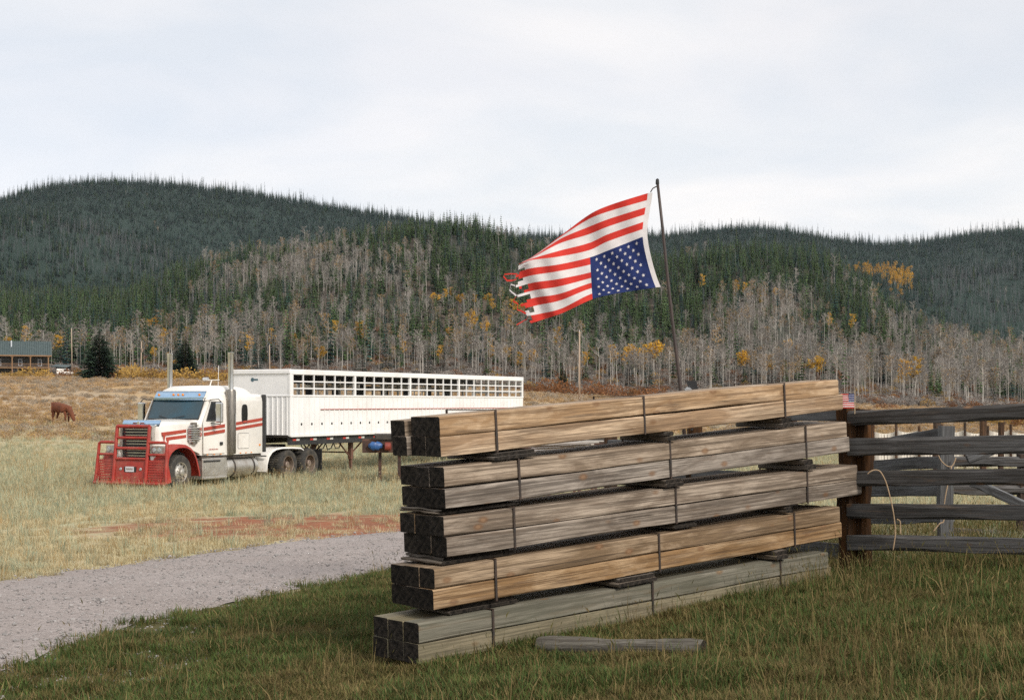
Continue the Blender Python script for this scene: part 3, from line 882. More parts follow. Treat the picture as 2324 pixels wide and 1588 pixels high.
    sw = swm.add(pts, [tuple(range(n_))]).build('sleeper_window', M['glass'], truck)
    MB().tube(pts + [pts[0]], .014, 6, caps=False).build('window_seal', M['black'], sw)
    hp = [(-2.87, 1.16), (-3.43, 1.16), (-3.45, 1.19), (-3.45, 1.62), (-3.43, 1.65), (-2.87, 1.65), (-2.85, 1.62), (-2.85, 1.19)]
    hatch = MB().prism(hp, sd * 1.219, sd * 1.228).build('luggage_hatch', M['white_paint'], truck)
    MB().tube([(x, sd * 1.222, z) for x, z in hp + hp[:1]], .009, 5, caps=False).build('hatch_seal', M['black'], hatch)
    for s_ in (1.2, 1.55, 1.9, 2.95, 3.25, 3.55): MB().box(-s_, -s_ - .06, sd * 1.218, sd * 1.238, 1.0, 1.03).build('marker_lamp', M['amber'], truck)
    MB().box(-4.02, -4.09, sd * 1.215, sd * 1.245, 1.22, 1.28).build('marker_lamp', M['amber'], truck, bevel=.01)
    MB().box(-4.272, -4.44, sd * 1.13, sd * 1.22, 1.0, 2.92).build('side_extender', M['black'], truck, bevel=.02)
    MB().box(-1.0, -4.2, sd * 1.08, sd * 1.17, .86, .965).build('sill', M['chassis'], truck)
    # steps / battery box
    bxo = MB().prism([(-1.02, .24), (-1.02, .90), (-2.28, .90), (-2.30, .22)], sd * .70, sd * 1.20).build('step_box', M['alu'], truck, bevel=.02)
    MB().box(-1.10, -1.85, sd * 1.203, sd * 1.215, .36, .76).build('box_cover', M['alu'], bxo, bevel=.01)
    MB().box(-1.06, -1.90, sd * 1.10, sd * 1.24, .78, .83).build('step', M['black'], bxo, bevel=.01)
    MB().box(-1.04, -2.26, sd * 1.10, sd * 1.24, .25, .30).build('step', M['alu'], bxo, bevel=.01)
    tk = MB().lathe([(.001, 2.32), (.27, 2.32), (.325, 2.36), (.33, 2.42), (.33, 3.92), (.325, 3.98), (.27, 4.02), (.001, 4.02)], axis='x', c=(0, sd * .90, .555), n=28)
    tk.v = [(-x, y, z) for x, y, z in tk.v]
    tank = tk.build('fuel_tank', M['alu'], truck, angle=40)
    for s_ in (2.66, 3.72):
        b_ = MB().lathe([(.328, 0), (.342, 0), (.342, .07), (.328, .07)], axis='x', c=(-s_ - .07, sd * .90, .555), n=28, close=True).build('tank_band', M['chassis'], tank)
    # quarter fender over the drive wheels
    qf = [(-4.50, .36), (-4.52, .62), (-4.62, .86), (-4.80, 1.02), (-5.05, 1.10), (-5.4, 1.13), (-6.0, 1.12), (-6.55, 1.09), (-6.72, 1.02)]
    qm = MB(); secs = []
    for x, z in qf: secs.append([(x, sd * .66, z), (x, sd * 1.20, z), (x + .012, sd * 1.23, z - .05), (x + .03, sd * 1.20, z - .03), (x + .03, sd * .66, z - .03)])
    q_ = qm.loft(secs).build('quarter_fender', M['white_paint'], truck, angle=40)
    MB().box(-4.46, -4.50, sd * .68, sd * 1.19, .84, .88).build('fender_bracket', M['black'], q_)
    MB().box(-7.86, -7.89, sd * .66, sd * 1.22, .22, .98).build('mud_flap', M['black'], truck)
# aerials on the roof
an = MB(); an.tube([(-2.25, .55, 3.18), (-2.35, .55, 3.38)], .02, 6); an.tube([(-2.35, .25, 3.38), (-2.35, .85, 3.38)], .018, 6); an.build('roof_horn_mount', M['white_paint'], truck)
MB().tube([(-2.35, .22, 3.42), (-2.35, .42, 3.42)], .05, 8).build('air_horn', M['chrome'], truck)
MB().tube([(-2.36, .80, 3.1), (-2.38, .80, 3.85)], .009, 5).build('whip_aerial', M['trailer_white'], truck)

# ------------------------------------------------------------------ livestock trailer (local: x backwards along the trailer, y away from the camera side, z up)
LA = rad(27.5)
_c = Vector(((660 - CX) / FOC * 49.0, 49.0))
_k = (1187 - CX) / FOC
TL = (_k * 49.0 - _c.x) / (math.sin(LA) - _k * math.cos(LA))     # length of the side seen in the photograph
trailer = empty('livestock_trailer', (_c.x, _c.y, TG), math.atan2(math.cos(LA), math.sin(LA)))
tag(trailer, 'long white livestock trailer with slatted upper sides coupled behind the truck', 'trailer')
W_ = 2.58
ZB, ZBELT, ZO0, ZO1, ZT = 1.53, 2.86, 2.92, 3.62, 3.80
for y0, sg in ((0, -1), (W_, 1)):
    # corrugated lower side: ribs standing proud of the sheet
    wall = MB().box(.0, TL, y0, y0 - sg * .03, ZB, ZBELT).build('side_panel', M['trailer_white'], trailer)
    x = .12
    while x < TL - .1:
        rb = MB().add([(x, y0, ZB + .01), (x + .06, y0, ZB + .01), (x + .045, y0 + sg * .04, ZB + .01), (x + .015, y0 + sg * .04, ZB + .01),
                       (x, y0, ZBELT - .02), (x + .06, y0, ZBELT - .02), (x + .045, y0 + sg * .04, ZBELT - .02), (x + .015, y0 + sg * .04, ZBELT - .02)],
                      [(0, 4, 7, 3), (3, 7, 6, 2), (2, 6, 5, 1), (0, 3, 2, 1), (4, 5, 6, 7)])
        rb.build('rib', M['trailer_white'], wall)
        x += .305
    MB().box(-.005, TL + .005, y0 + sg * .03, y0 - sg * .04, ZBELT, ZO0).build('belt_rail', M['trailer_white'], trailer, bevel=.01)
    MB().box(-.005, TL + .005, y0 + sg * .03, y0 - sg * .06, ZO1, ZT).build('top_rail', M['trailer_white'], trailer, bevel=.02)
    MB().box(.0, TL, y0 + sg * .035, y0 - sg * .05, ZB - .07, ZB + .03).build('bottom_rail', M['trailer_white'], trailer, bevel=.01)
    for z in (3.145, 3.385): MB().box(.12, TL - .05, y0 + sg * .012, y0 - sg * .025, z - .022, z + .022).build('slat', M['trailer_white'], trailer)
    nb = 27
    for k in range(nb + 1):
        x = .07 + (TL - .14) * k / nb
        thick = k in (0, 6, 12, 18, nb)
        hwid = .055 if thick else .021
        MB().box(x - hwid, x + hwid, y0 + sg * (.02 if thick else .018), y0 - sg * (.06 if thick else .03), ZO0, ZO1).build('post' if thick else 'upright_bar', M['trailer_white'], trailer)
    for k in range(26):
        x = .62 + k * .615
        if x > TL - .3: break
        MB().disc((x, y0 + sg * .003, 1.90), .05, (0, sg, 0), 12).build('vent_hole', M['black'], wall)
    MB().box(1.75, TL - .5, y0 + sg * .045, y0 - sg * .005, 2.402, 2.424).build('stripe', M['stripe_red'], wall)
    # frame rail with reflective tape
    fr_ = MB().box(.1, TL - .2, y0 - sg * .10, y0 - sg * .22, 1.18, 1.455).build('frame_rail', M['black'], trailer)
    for k in range(12):
        x = .25 + k * 1.02
        for q, mm in ((0, 'reflect_red'), (.2, 'reflect_white')):
            MB().box(x + q, x + q + .19, y0 - sg * .095, y0 - sg * .102, 1.33, 1.40).build('reflector', M[mm], fr_)
# front wall with chamfered near corner look, roof, rear gate, floor
fw = MB().box(-.03, 0, .03, W_ - .03, ZB, ZT - .03).build('front_panel', M['trailer_white'], trailer)
for k in range(12):
    y = .10 + k * .21
    MB().add([(-.03, y, ZB), (-.03, y + .07, ZB), (-.052, y + .055, ZB), (-.052, y + .015, ZB), (-.03, y, ZBELT), (-.03, y + .07, ZBELT), (-.052, y + .055, ZBELT), (-.052, y + .015, ZBELT)],
             [(0, 3, 7, 4), (3, 2, 6, 7), (2, 1, 5, 6), (0, 1, 2, 3), (4, 7, 6, 5)]).build('rib', M['trailer_white'], fw)
MB().box(-.06, 0.03, -.02, W_ + .02, ZBELT, ZO0 - .01).build('front_belt', M['trailer_white'], trailer, bevel=.01)
MB().box(-.08, 0.05, -.025, W_ + .025, ZT - .16, ZT + .004).build('front_top_rail', M['trailer_white'], trailer, bevel=.03)
for y in (-.022, W_ - .098): MB().box(-.045, .09, y, y + .12, ZB - .05, ZT - .02).build('corner_post', M['trailer_white'], trailer, bevel=.03)
eb = MB(); eb.disc((-.034, 1.62, 3.45), .075, (-1, 0, 0), 10); eb.box(-.034, -.036, 1.38, 1.54, 3.42, 3.48); eb.build('emblem', mat('emblem_teal', (.06, .12, .15), None), fw)
MB().box(.02, TL - .02, .03, W_ - .03, ZT - .05, ZT - .02).build('roof', M['trailer_white'], trailer)
MB().box(.1, TL - .1, W_ - .12, W_ - .09, 3.37, ZO1 + .05).build('inner_dark_strip', M['black'], trailer)  # black strip added so the upper openings look dark inside
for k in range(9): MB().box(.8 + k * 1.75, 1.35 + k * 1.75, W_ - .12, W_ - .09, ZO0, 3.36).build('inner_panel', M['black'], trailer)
MB().box(.02, TL, .04, W_ - .04, ZB - .08, ZB - .01).build('floor', M['chassis'], trailer)
rg = MB()
for k in range(6): rg.box(TL - .04, TL, .04, W_ - .04, ZB + .1 + k * .36, ZB + .2 + k * .36)
for k in range(5): rg.box(TL - .035, TL - .005, .04 + k * .60, .14 + k * .60, ZB, ZT - .05)
rg.build('rear_gate', M['trailer_white'], trailer)
for x in (4.3, 8.4, 12.6):
    dv = MB()
    for k in range(5): dv.box(x, x + .04, .06, W_ - .06, 1.6 + k * .4, 1.72 + k * .4)
    for k in range(4): dv.box(x, x + .05, .3 + k * .6, .38 + k * .6, 1.5, 3.5)
    dv.build('divider_gate', M['alu'], trailer)
# landing gear
for y in (.45, W_ - .45):
    lg = MB().box(4.25, 4.40, y - .07, y + .07, .55, 1.2).build('landing_leg', M['rust'], trailer)
    MB().box(4.28, 4.37, y - .05, y + .05, .12, .56).build('leg_tube', M['rust'], lg)
    MB().box(4.16, 4.48, y - .12, y + .12, .02, .12).build('foot', M['rust'], lg)
    MB().tube([(4.30, y, .62), (3.55, y, 1.2)], .03, 6).build('brace', M['rust'], lg)
    MB().tube([(4.36, y, .75), (5.1, y, 1.2)], .03, 6).build('brace', M['rust'], lg)
MB().tube([(4.32, .45, .8), (4.32, W_ - .45, .8)], .03, 6).build('landing_axle', M['rust'], trailer)
hs = MB()
for k in range(5): hs.tube([(1.0 + k * .5, .3, 1.2), (1.15 + k * .5, .32, .98 - .04 * (k % 2)), (1.35 + k * .5, .3, 1.0), (1.5 + k * .5, .3, 1.2)], .022, 6)
hs.build('air_hose', M['black'], trailer)
# rear bogie
for x in (TL - 3.0, TL - 1.7):
    for y, r_ in ((.30, math.pi), (W_ - .30, 0)):
        c_ = copy_tree(dw, trailer); c_.name = 'trailer_wheel'; c_.location = (x, y, .52); c_.rotation_euler = (0, 0, r_)
    MB().tube([(x, .3, .52), (x, W_ - .3, .52)], .07, 8).build('axle', M['chassis'], trailer)
    MB().box(x - .3, x + .3, .55, W_ - .55, .6, 1.2).build('suspension', M['chassis'], trailer)

# ------------------------------------------------------------------ old flatbed trailer on this side of it, partly behind the timber
fa = at(822, 988, 44.0)
fl = empty('flatbed_trailer', (fa.x, 44.0, TG + .05), rad(6))
tag(fl, 'rusty dark flatbed trailer with boards and a blue bundle, half hidden behind the timber', 'trailer')
MB().box(.4, 7.6, 0, 2.3, 1.42, 1.60).build('deck', M['chassis'], fl)
MB().box(0.0, 7.6, .02, .12, 1.05, 1.42).build('side_rail', M['darkrust'], fl)
MB().box(0.0, 7.6, 2.18, 2.28, 1.05, 1.42).build('side_rail', M['rust'], fl)
for k in range(8): MB().box(.5 + k * .95, .58 + k * .95, .12, 2.18, 1.1, 1.4).build('cross_member', M['chassis'], fl)
MB().box(.42, 3.0, -.06, .02, 1.47, 1.62).build('deck_edge', M['chassis'], fl)
for x in (.5, 1.1): 
    MB().box(x, x + .1, .2, .3, .0, 1.1).build('stand_leg', M['darkrust'], fl)
for x in (5.2, 6.2):
    for y, r_ in ((.25, math.pi), (2.05, 0)):
        c_ = copy_tree(dw, fl); c_.name = 'flatbed_wheel'; c_.location = (x, y, .52); c_.rotation_euler = (0, 0, r_)
bt = MB(); secs = []
for k in range(9):
    t = k / 8; r_ = .05 + .085 * math.sin(math.pi * t) ** .7
    secs.append([(.20 + .42 * t + .02 * R.uniform(-1, 1), -.08 + r_ * .6 * math.cos(a) + .02 * R.uniform(-1, 1), 1.27 + r_ * math.sin(a) * (1 + .3 * R.uniform(-1, 1))) for a in [2 * math.pi * j / 10 for j in range(10)]])
bto = bt.loft(secs).build('tarp_bundle', mat('blue_tarp', (.03, .11, .30), (.02, .06, .19), rough=.4, scale=6), None, smooth=True)
bto.matrix_world = fl.matrix_basis.copy()
tag(bto, 'crumpled blue tarp bundle tied to the rusty flatbed rail', 'tarp')
rc = MB().lathe([(.001, .68), (.10, .69), (.13, .71), (.13, .86), (.10, .89), (.001, .90)], axis='x', c=(0, -.1, 1.25), n=14).build('red_can', mat('can_red', (.24, .04, .025), (.16, .03, .02), rough=.6), None, angle=40)
rc.matrix_world = fl.matrix_basis.copy()
tag(rc, 'small red can hung on the rusty flatbed rail beside the blue tarp', 'can')
# ------------------------------------------------------------------ timber materials
def wood(name, a, b_, c, rough=.8, end=None, knots=True, grain=1.0, green=0.0):
    """weathered sawn wood; local x runs along the grain"""
    m, n, l, bs = new_mat(name)
    tcn = n.new('ShaderNodeTexCoord'); oi = n.new('ShaderNodeObjectInfo')
    of = n.new('ShaderNodeVectorMath'); of.operation = 'SCALE'; of.inputs[0].default_value = (37.0, 11.3, 19.7); l.new(oi.outputs['Random'], of.inputs['Scale'])
    ad = n.new('ShaderNodeVectorMath'); l.new(tcn.outputs['Object'], ad.inputs[0]); l.new(of.outputs[0], ad.inputs[1])

    def noise(st, scale, detail=6, dist=0., rough=.6):
        mp = n.new('ShaderNodeMapping'); mp.inputs['Scale'].default_value = st; l.new(ad.outputs[0], mp.inputs['Vector'])
        z = n.new('ShaderNodeTexNoise'); z.inputs['Scale'].default_value = scale; z.inputs['Detail'].default_value = detail; z.inputs['Distortion'].default_value = dist; z.inputs['Roughness'].default_value = rough
        l.new(mp.outputs[0], z.inputs['Vector']); return z.outputs['Fac']

    def rng(v, p, q, t0=0., t1=1.):
        z = n.new('ShaderNodeMapRange'); z.inputs['From Min'].default_value = p; z.inputs['From Max'].default_value = q; z.inputs['To Min'].default_value = t0; z.inputs['To Max'].default_value = t1
        l.new(v, z.inputs['Value']); return z.outputs[0]

    def mix(f, p, q, mode='MIX'):
        z = n.new('ShaderNodeMix'); z.data_type = 'RGBA'; z.blend_type = mode
        if isinstance(f, float): z.inputs[0].default_value = f
        else: l.new(f, z.inputs[0])
        for s, v in ((6, p), (7, q)):
            if isinstance(v, tuple): z.inputs[s].default_value = (*v, 1)
            else: l.new(v, z.inputs[s])
        return z.outputs[2]
    gr = noise((.55, 38, 38), 1.6, 6, .35)
    fine = noise((3.0, 110, 110), 1.5, 5)
    patch = noise((.8, 4, 4), 1.5, 6, .8, .7)
    col = mix(rng(patch, .40, .58), a, b_)
    col = mix(rng(gr, .47, .58, 0., .72 * grain), col, c)
    col = mix(rng(fine, .47, .70, 0., .62), col, tuple(x * .5 for x in c))
    # value shift from piece to piece
    hv = n.new('ShaderNodeHueSaturation'); l.new(rng(oi.outputs['Random'], 0, 1, .76, 1.16), hv.inputs['Value']); l.new(col, hv.inputs['Color'])
    wn_ = n.new('ShaderNodeTexWhiteNoise'); wn_.noise_dimensions = '1D'; l.new(oi.outputs['Random'], wn_.inputs['W']); l.new(rng(wn_.outputs['Value'], 0, 1, .6, 1.2), hv.inputs['Saturation'])
    col = hv.outputs[0]
    if knots:
        mp = n.new('ShaderNodeMapping'); mp.inputs['Scale'].default_value = (3.3, 5.6, 6.2); l.new(ad.outputs[0], mp.inputs['Vector'])
        v = n.new('ShaderNodeTexVoronoi'); v.inputs['Scale'].default_value = 1.0; v.inputs['Randomness'].default_value = 1; l.new(mp.outputs[0], v.inputs['Vector'])
        col = mix(rng(v.outputs['Distance'], .10, .19, .7, 0.), col, (.17, .09, .045))
        col = mix(rng(v.outputs['Distance'], .05, .09, .6, 0.), col, (.27, .165, .095))
        crack = noise((.45, 34, 34), 1.3, 3, .3)
        col = mix(rng(crack, .665, .70, 0., .85), col, (.045, .034, .026))
        st = noise((.9, 13, 13), 1.9, 7, .8)
        col = mix(rng(st, .56, .68, 0., .55), col, (.13, .09, .062))
    if green:
        col = mix(rng(noise((1, 2, 2), 1.8, 6), .25, .6, green * .55, green), col, (.17, .20, .12))
    l.new(col, bs.inputs['Base Color'])
    bs.inputs['Roughness'].default_value = rough; bs.inputs['Specular IOR Level'].default_value = .2
    bp = n.new('ShaderNodeBump'); bp.inputs['Strength'].default_value = .14; bp.inputs['Distance'].default_value = .004
    l.new(fine, bp.inputs['Height']); l.new(bp.outputs[0], bs.inputs['Normal'])
    return m


T_warm = wood('sawn_timber_warm', (.56, .40, .25), (.34, .21, .108), (.14, .083, .044))
T_grey = wood('sawn_timber_grey', (.45, .35, .255), (.225, .162, .108), (.10, .07, .046))
T_shaded = wood('sawn_timber_shaded', (.25, .205, .145), (.175, .145, .10), (.085, .068, .047), green=.18)  # blurred dark green shade over the lowest bundle put into the wood colour
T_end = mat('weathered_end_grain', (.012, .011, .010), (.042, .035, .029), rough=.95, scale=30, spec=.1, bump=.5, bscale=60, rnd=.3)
T_block = wood('spacer_wood', (.20, .165, .13), (.15, .12, .095), (.10, .08, .06), knots=False)
W_dark = wood('old_rail_wood', (.145, .14, .138), (.095, .09, .086), (.035, .03, .026), grain=.9)
W_back = wood('old_board_wood', (.155, .16, .165), (.12, .12, .122), (.06, .056, .054), knots=False)
W_post = wood('creosoted_post', (.07, .038, .021), (.11, .055, .027), (.032, .02, .013), knots=False)
M['strap'] = mat('steel_strap', (.045, .042, .04), (.09, .06, .045), rough=.6, metal=.5, scale=12)


def beam(name, P0, P1, w, h, m, parent=None, up=None, seg=18, wob=.004, ch=.008, ends=None, taper=0.0, loc_parent=None):
    """a sawn or rough beam from P0 to P1 (centre line), w across, h tall, slightly crooked"""
    P0, P1 = Vector(P0), Vector(P1)
    L = (P1 - P0).length
    ax = (P1 - P0).normalized()
    up = Vector(up) if up is not None else Vector((0, 0, 1))
    sd = up.cross(ax).normalized(); uu = ax.cross(sd).normalized()
    mb = MB(); secs = []
    ph = [R.uniform(0, 6.28) for _ in range(8)]
    for i in range(seg + 1):
        t = i / seg; x = t * L
        oy = wob * 1.2 * math.sin(2.1 * t * 3 + ph[0]) + wob * .5 * math.sin(9 * t + ph[1]); oz = wob * math.sin(1.7 * t * 3 + ph[2]) + wob * .5 * math.sin(11 * t + ph[3])
        k = 1 - taper * t
        a, b = w / 2 * k, h / 2 * k
        c = ch * (1 + .8 * math.sin(13 * t + ph[4])) * k; d = ch * (1 + .8 * math.sin(17 * t + ph[5])) * k
        jj = lambda: R.uniform(-1, 1) * wob * .35
        secs.append([(x, oy + y + jj(), oz + z + jj()) for y, z in ((a, -b + c), (a, b - d), (a - d, b), (-a + c, b), (-a, b - c), (-a, -b + d), (-a + d, -b), (a - c, -b))])
    n = 8
    mb.loft(secs, caps=False)
    mb.add(secs[0][::-1], [tuple(range(n))], 1); mb.add(secs[-1], [tuple(range(n))], 1)
    o = mb.build(name, [m, ends or m], None, fix=True, angle=30)
    mw = Matrix(((ax.x, sd.x, uu.x, P0.x), (ax.y, sd.y, uu.y, P0.y), (ax.z, sd.z, uu.z, P0.z), (0, 0, 0, 1)))
    if parent is not None:
        o.parent = parent
        o.matrix_basis = parent.matrix_basis.inverted() @ mw if parent.parent is None else mw
    else:
        o.matrix_basis = mw
    return o


# ------------------------------------------------------------------ stack of strapped timber bundles
SB = Vector(((990 - CX) / FOC * 9.6, 9.6))
SD = Vector((3.39, 3.0)).normalized()
SW = Vector((-SD.y, SD.x))              # across the stack, away from the camera


def face(px, py):
    """survey pixel -> (distance along the stack, height) on the stack's near face"""
    dxr = (px - CX) / FOC
    # t*(dxr,1) = SB + s*SD
    det = dxr * -SD.y + SD.x
    t = (SB.x * -SD.y + SD.x * SB.y) / det
    s = (dxr * t - SB.x) * SD.x + (t - SB.y) * SD.y
    return s, (HOR - py) / FOC * t


def stack_pt(s, w, z):
    return Vector((SB.x + SD.x * s + SW.x * w, SB.y + SD.y * s + SW.y * w, z))


BUND = [  # left bottom px, right bottom px, strap px list, material, right-end extras (upper, lower)
    ((1001, 1038), (1905, 931), (1128, 1464, 1783), T_warm, (0.0, .06), 'uppermost'),
    ((1013, 1154), (1924, 1027), (1180, 1523, 1831), T_grey, (0.0, .02), 'second'),
    ((1012, 1264), (1947, 1124), (1168, 1535, 1833), T_grey, (0.0, .06), 'third'),
    ((988, 1385), (1908, 1219), (1126, 1497, 1804), T_warm, (0.0, .02), 'fourth'),
    ((950, 1509), (1880, 1322), (1120, 1482, 1772), T_shaded, (0.0, .05), 'lowest')]
BL = ['uppermost strapped bundle of warm brown sawn timbers on the stack',
      'grey sawn timber bundle just under the top bundle of the stack',
      'middle bundle of grey sawn timbers whose lower beam sticks out past the post',
      'orange tinged timber bundle second from the ground in the stack',
      'greenish darkened timber bundle at the bottom of the stack in the grass']
TH, TW = .137, .163
bund_rec = []
for bi, (lb, rb, straps, tm, ext, nm) in enumerate(BUND):
    s0, z0 = face(*lb); s1, z1 = face(*rb)
    sl = (z1 - z0) / (s1 - s0)
    base = stack_pt(s0, 0, z0)
    ax = Vector((SD.x, SD.y, sl)).normalized()
    upv = Vector((-SD.x * sl, -SD.y * sl, 1)).normalized()
    root = empty('timber_bundle', base)
    tag(root, BL[bi], 'timber')
    bund_rec.append((s0, z0, s1, z1, sl))
    L0 = (s1 - s0) * math.sqrt(1 + sl * sl)
    for r in range(2):
        for c in range(3):
            e = ext[r == 0] if c == 0 else R.uniform(-.12, .05)
            l0 = R.uniform(-.01, .012) - (.03 if c == 2 and bi == 0 else 0)
            wof = c * (TW + .004) + (.03 if (bi == 0 and r == 1 and c == 2) else 0) + TW / 2
            drop = -.028 if (bi == 0 and r == 1 and c == 2) else 0
            if bi == 2 and r == 0 and c == 2: l0 += .03
            P0 = base + ax * l0 + Vector((SW.x, SW.y, 0)) * wof + upv * (TH * (r + .5) + .0035 * r + drop)
            P1 = P0 + ax * (L0 + e - l0)
            m_ = tm
            if bi == 0 and r == 0: m_ = T_warm
            if bi == 3 and r == 1: m_ = T_grey
            if bi == 3 and r == 0: m_ = T_warm
            if c > 0: m_ = T_grey if bi < 4 else T_shaded
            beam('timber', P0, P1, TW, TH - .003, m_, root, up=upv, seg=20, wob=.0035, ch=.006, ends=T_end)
    for sp_ in straps:
        ss, _z = face(sp_, (lb[1] + rb[1]) / 2)
        k = ss - s0
        st = MB(); hh = 2 * TH + .006; ww = 3 * TW + .012 + (.03 if bi == 0 else 0)
        o_, t_ = .004, .0095
        for (a0, a1, b0, b1) in ((-t_, -o_, -t_, hh + t_), (ww + o_, ww + t_, -t_, hh + t_), (-t_, ww + t_, hh + o_, hh + t_), (-t_, ww + t_, -t_, -o_)):
            st.box(-.009, .009, a0, a1, b0, b1)
        so = st.build('strap', M['strap'], root)
        Pm = base + ax * k
        mw = Matrix(((ax.x, SW.x, upv.x, Pm.x), (ax.y, SW.y, upv.y, Pm.y), (ax.z, 0, upv.z, Pm.z), (0, 0, 0, 1)))
        so.matrix_basis = root.matrix_basis.inverted() @ mw

# spacer blocks: gap k lies under bundle k; (px, half length along the stack, near overhang)
SPC = [[(1165, .20, .02), (1520, .05, .03), (1785, .08, .01)],
       [(1095, .36, -.05), (1522, .10, .04), (1832, .07, .035)],
       [(1100, .34, -.06), (1560, .13, -.02), (1792, .05, -.01)],
       [(1110, .32, -.06), (1445, .22, .03), (1765, .08, .05)]]
SPL = [['short grey spacer block under the left of the top bundle', 'small pale spacer block under the middle of the top bundle', 'spacer block under the right strap of the top bundle'],
       ['dark spacer board under the left of the second bundle', 'spacer block under the middle of the second bundle', 'knotty spacer block under the right strap of the second bundle'],
       ['dark spacer board under the left of the middle bundle', 'flat spacer block under the middle strap of the middle bundle', 'spacer block under the right end of the middle bundle'],
       ['dark spacer board between the two lowest bundles at their left', 'long flat spacer board between the two lowest bundles at the middle strap', 'weathered spacer block between the two lowest bundles at the right strap']]
for gi in range(4):
    s0, z0, s1, z1, sl = bund_rec[gi]
    t0, y0, t1, y1, tl = bund_rec[gi + 1]
    for k, (px, hl_, ov) in enumerate(SPC[gi]):
        ss, _z = face(px, (BUND[gi][0][1] + BUND[gi][1][1]) / 2 + 10)
        top = z0 + sl * (ss - s0) - .011
        bot = y0 + tl * (ss - t0) + 2 * TH * math.sqrt(1 + tl * tl) + .018
        h_ = max(top - bot, .02)
        upv = Vector((-SD.x * sl, -SD.y * sl, 1)).normalized()
        ax = Vector((SD.x, SD.y, sl)).normalized()
        root = empty('spacer_block', stack_pt(ss, 0, bot)); tag(root, SPL[gi][k], 'wood block')
        # two boards laid on each other, as thick as the gap needs
        for q in range(2):
            zc_ = bot + h_ * (.25 + .5 * q)
            jit = R.uniform(-.015, .015)
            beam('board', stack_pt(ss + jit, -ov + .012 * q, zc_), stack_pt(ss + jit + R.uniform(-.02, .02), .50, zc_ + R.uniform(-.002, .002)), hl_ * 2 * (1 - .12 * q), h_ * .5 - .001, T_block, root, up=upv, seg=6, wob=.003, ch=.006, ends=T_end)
# skids that carry the lowest bundle
s0, z0, s1, z1, sl = bund_rec[4]
for k, (ss, lb_) in enumerate(((.55, 'ground skid under the left part of the lowest timber bundle'), (2.1, 'ground skid under the middle of the lowest timber bundle'), (3.7, 'ground skid under the right part of the lowest timber bundle'))):
    zt = z0 + sl * (ss - s0) - .012
    gz = min(Hs(*stack_pt(ss, 0, 0).xy), Hs(*stack_pt(ss, .4, 0).xy)) - .05
    hh = max(zt - gz, .05)
    tag(beam('ground_skid', stack_pt(ss, .03, zt - hh / 2), stack_pt(ss, .46, zt - hh / 2), .14, hh, T_block, None, seg=4, ends=T_end), lb_, 'wood block')

# log lying in the grass
lg0, lg1 = ground_hit(1225, 1480), ground_hit(1598, 1488)
lgm = MB(); secs = []
LL = (lg1 - lg0).length
for i in range(15):
    t = i / 14; r_ = .066 * (1 - .1 * t) * (1 + .10 * math.sin(9 * t) + .05 * math.sin(23 * t))
    secs.append([(t * LL, r_ * math.cos(a) * (1 + .05 * R.uniform(-1, 1)), r_ * math.sin(a) * (1 + .05 * R.uniform(-1, 1))) for a in [2 * math.pi * j / 12 for j in range(12)]])
lgm.loft(secs, caps=False); lgm.add(secs[0][::-1], [tuple(range(12))], 1); lgm.add(secs[-1], [tuple(range(12))], 1)
lo_ = lgm.build('log', [wood('barkless_log', (.17, .155, .125), (.11, .10, .08), (.055, .045, .035), knots=False), T_end], None, angle=50)
lo_.matrix_basis = Matrix.Translation(lg0 + Vector((0, 0, .045))) @ (lg1 - lg0).to_track_quat('X', 'Z').to_matrix().to_4x4()
tag(lo_, 'grey barkless log lying in the grass in front of the timber stack', 'log')

# ------------------------------------------------------------------ corral fence on the right
FP = at(1940, 912, 12.95); FPx, FPy = FP.x, FP.y
fence = empty('corral_fence', (FPx, FPy, Hs(FPx, FPy)))
tag(fence, 'near corral fence of dark weathered rails on a thick brown post', 'fence')


def zat(py, d): return (HOR - py) / FOC * d


gz = Hs(FPx, FPy)
pb = beam('post', (FPx - .05, FPy + .02, gz - .3), (FPx - .055, FPy + .02, zat(926, 12.95)), .155, .155, W_post, fence, up=(.64, -.77, 0), seg=10, wob=.006, ch=.02)
pb2 = beam('post', (FPx + .075, FPy - .02, gz - .3), (FPx + .07, FPy - .02, zat(928, 12.95)), .12, .13, W_post, fence, up=(.64, -.77, 0), seg=10, wob=.006, ch=.02)
FD0, FD1 = 12.80, 11.80
for k, (yl0, yl1, yr0, yr1) in enumerate(((930, 964, 916, 952), (993, 1033, 985, 1028), (1068, 1103, 1064, 1101), (1142, 1175, 1146, 1181), (1213, 1249, 1222, 1256))):
    xl, xr = (1962 - CX) / FOC * FD0, (2330 - CX) / FOC * FD1
    zl, zr = zat((yl0 + yl1) / 2, FD0), zat((yr0 + yr1) / 2, FD1)
    hL = ((yl1 - yl0) / FOC * FD0 + (yr1 - yr0) / FOC * FD1) / 2
    d = Vector((xr - xl, FD1 - FD0, zr - zl))
    P0 = Vector((xl, FD0, zl)) - d * .10; P1 = P0 + d * 2.1
    beam('rail', P0, P1, .10, hL, W_dark, fence, seg=26, wob=.0045, ch=.016)
ex_ = Vector(((2330 - CX) / FOC * FD1, FD1)); e0 = Vector(((1962 - CX) / FOC * FD0, FD0)); pe = e0 + (ex_ - e0) * 1.95
beam('post', (pe.x, pe.y + .10, Hs(pe.x, pe.y) - .3), (pe.x, pe.y + .10, .05), .2, .2, W_post, fence, up=(.64, -.77, 0), seg=8, wob=.006, ch=.02)

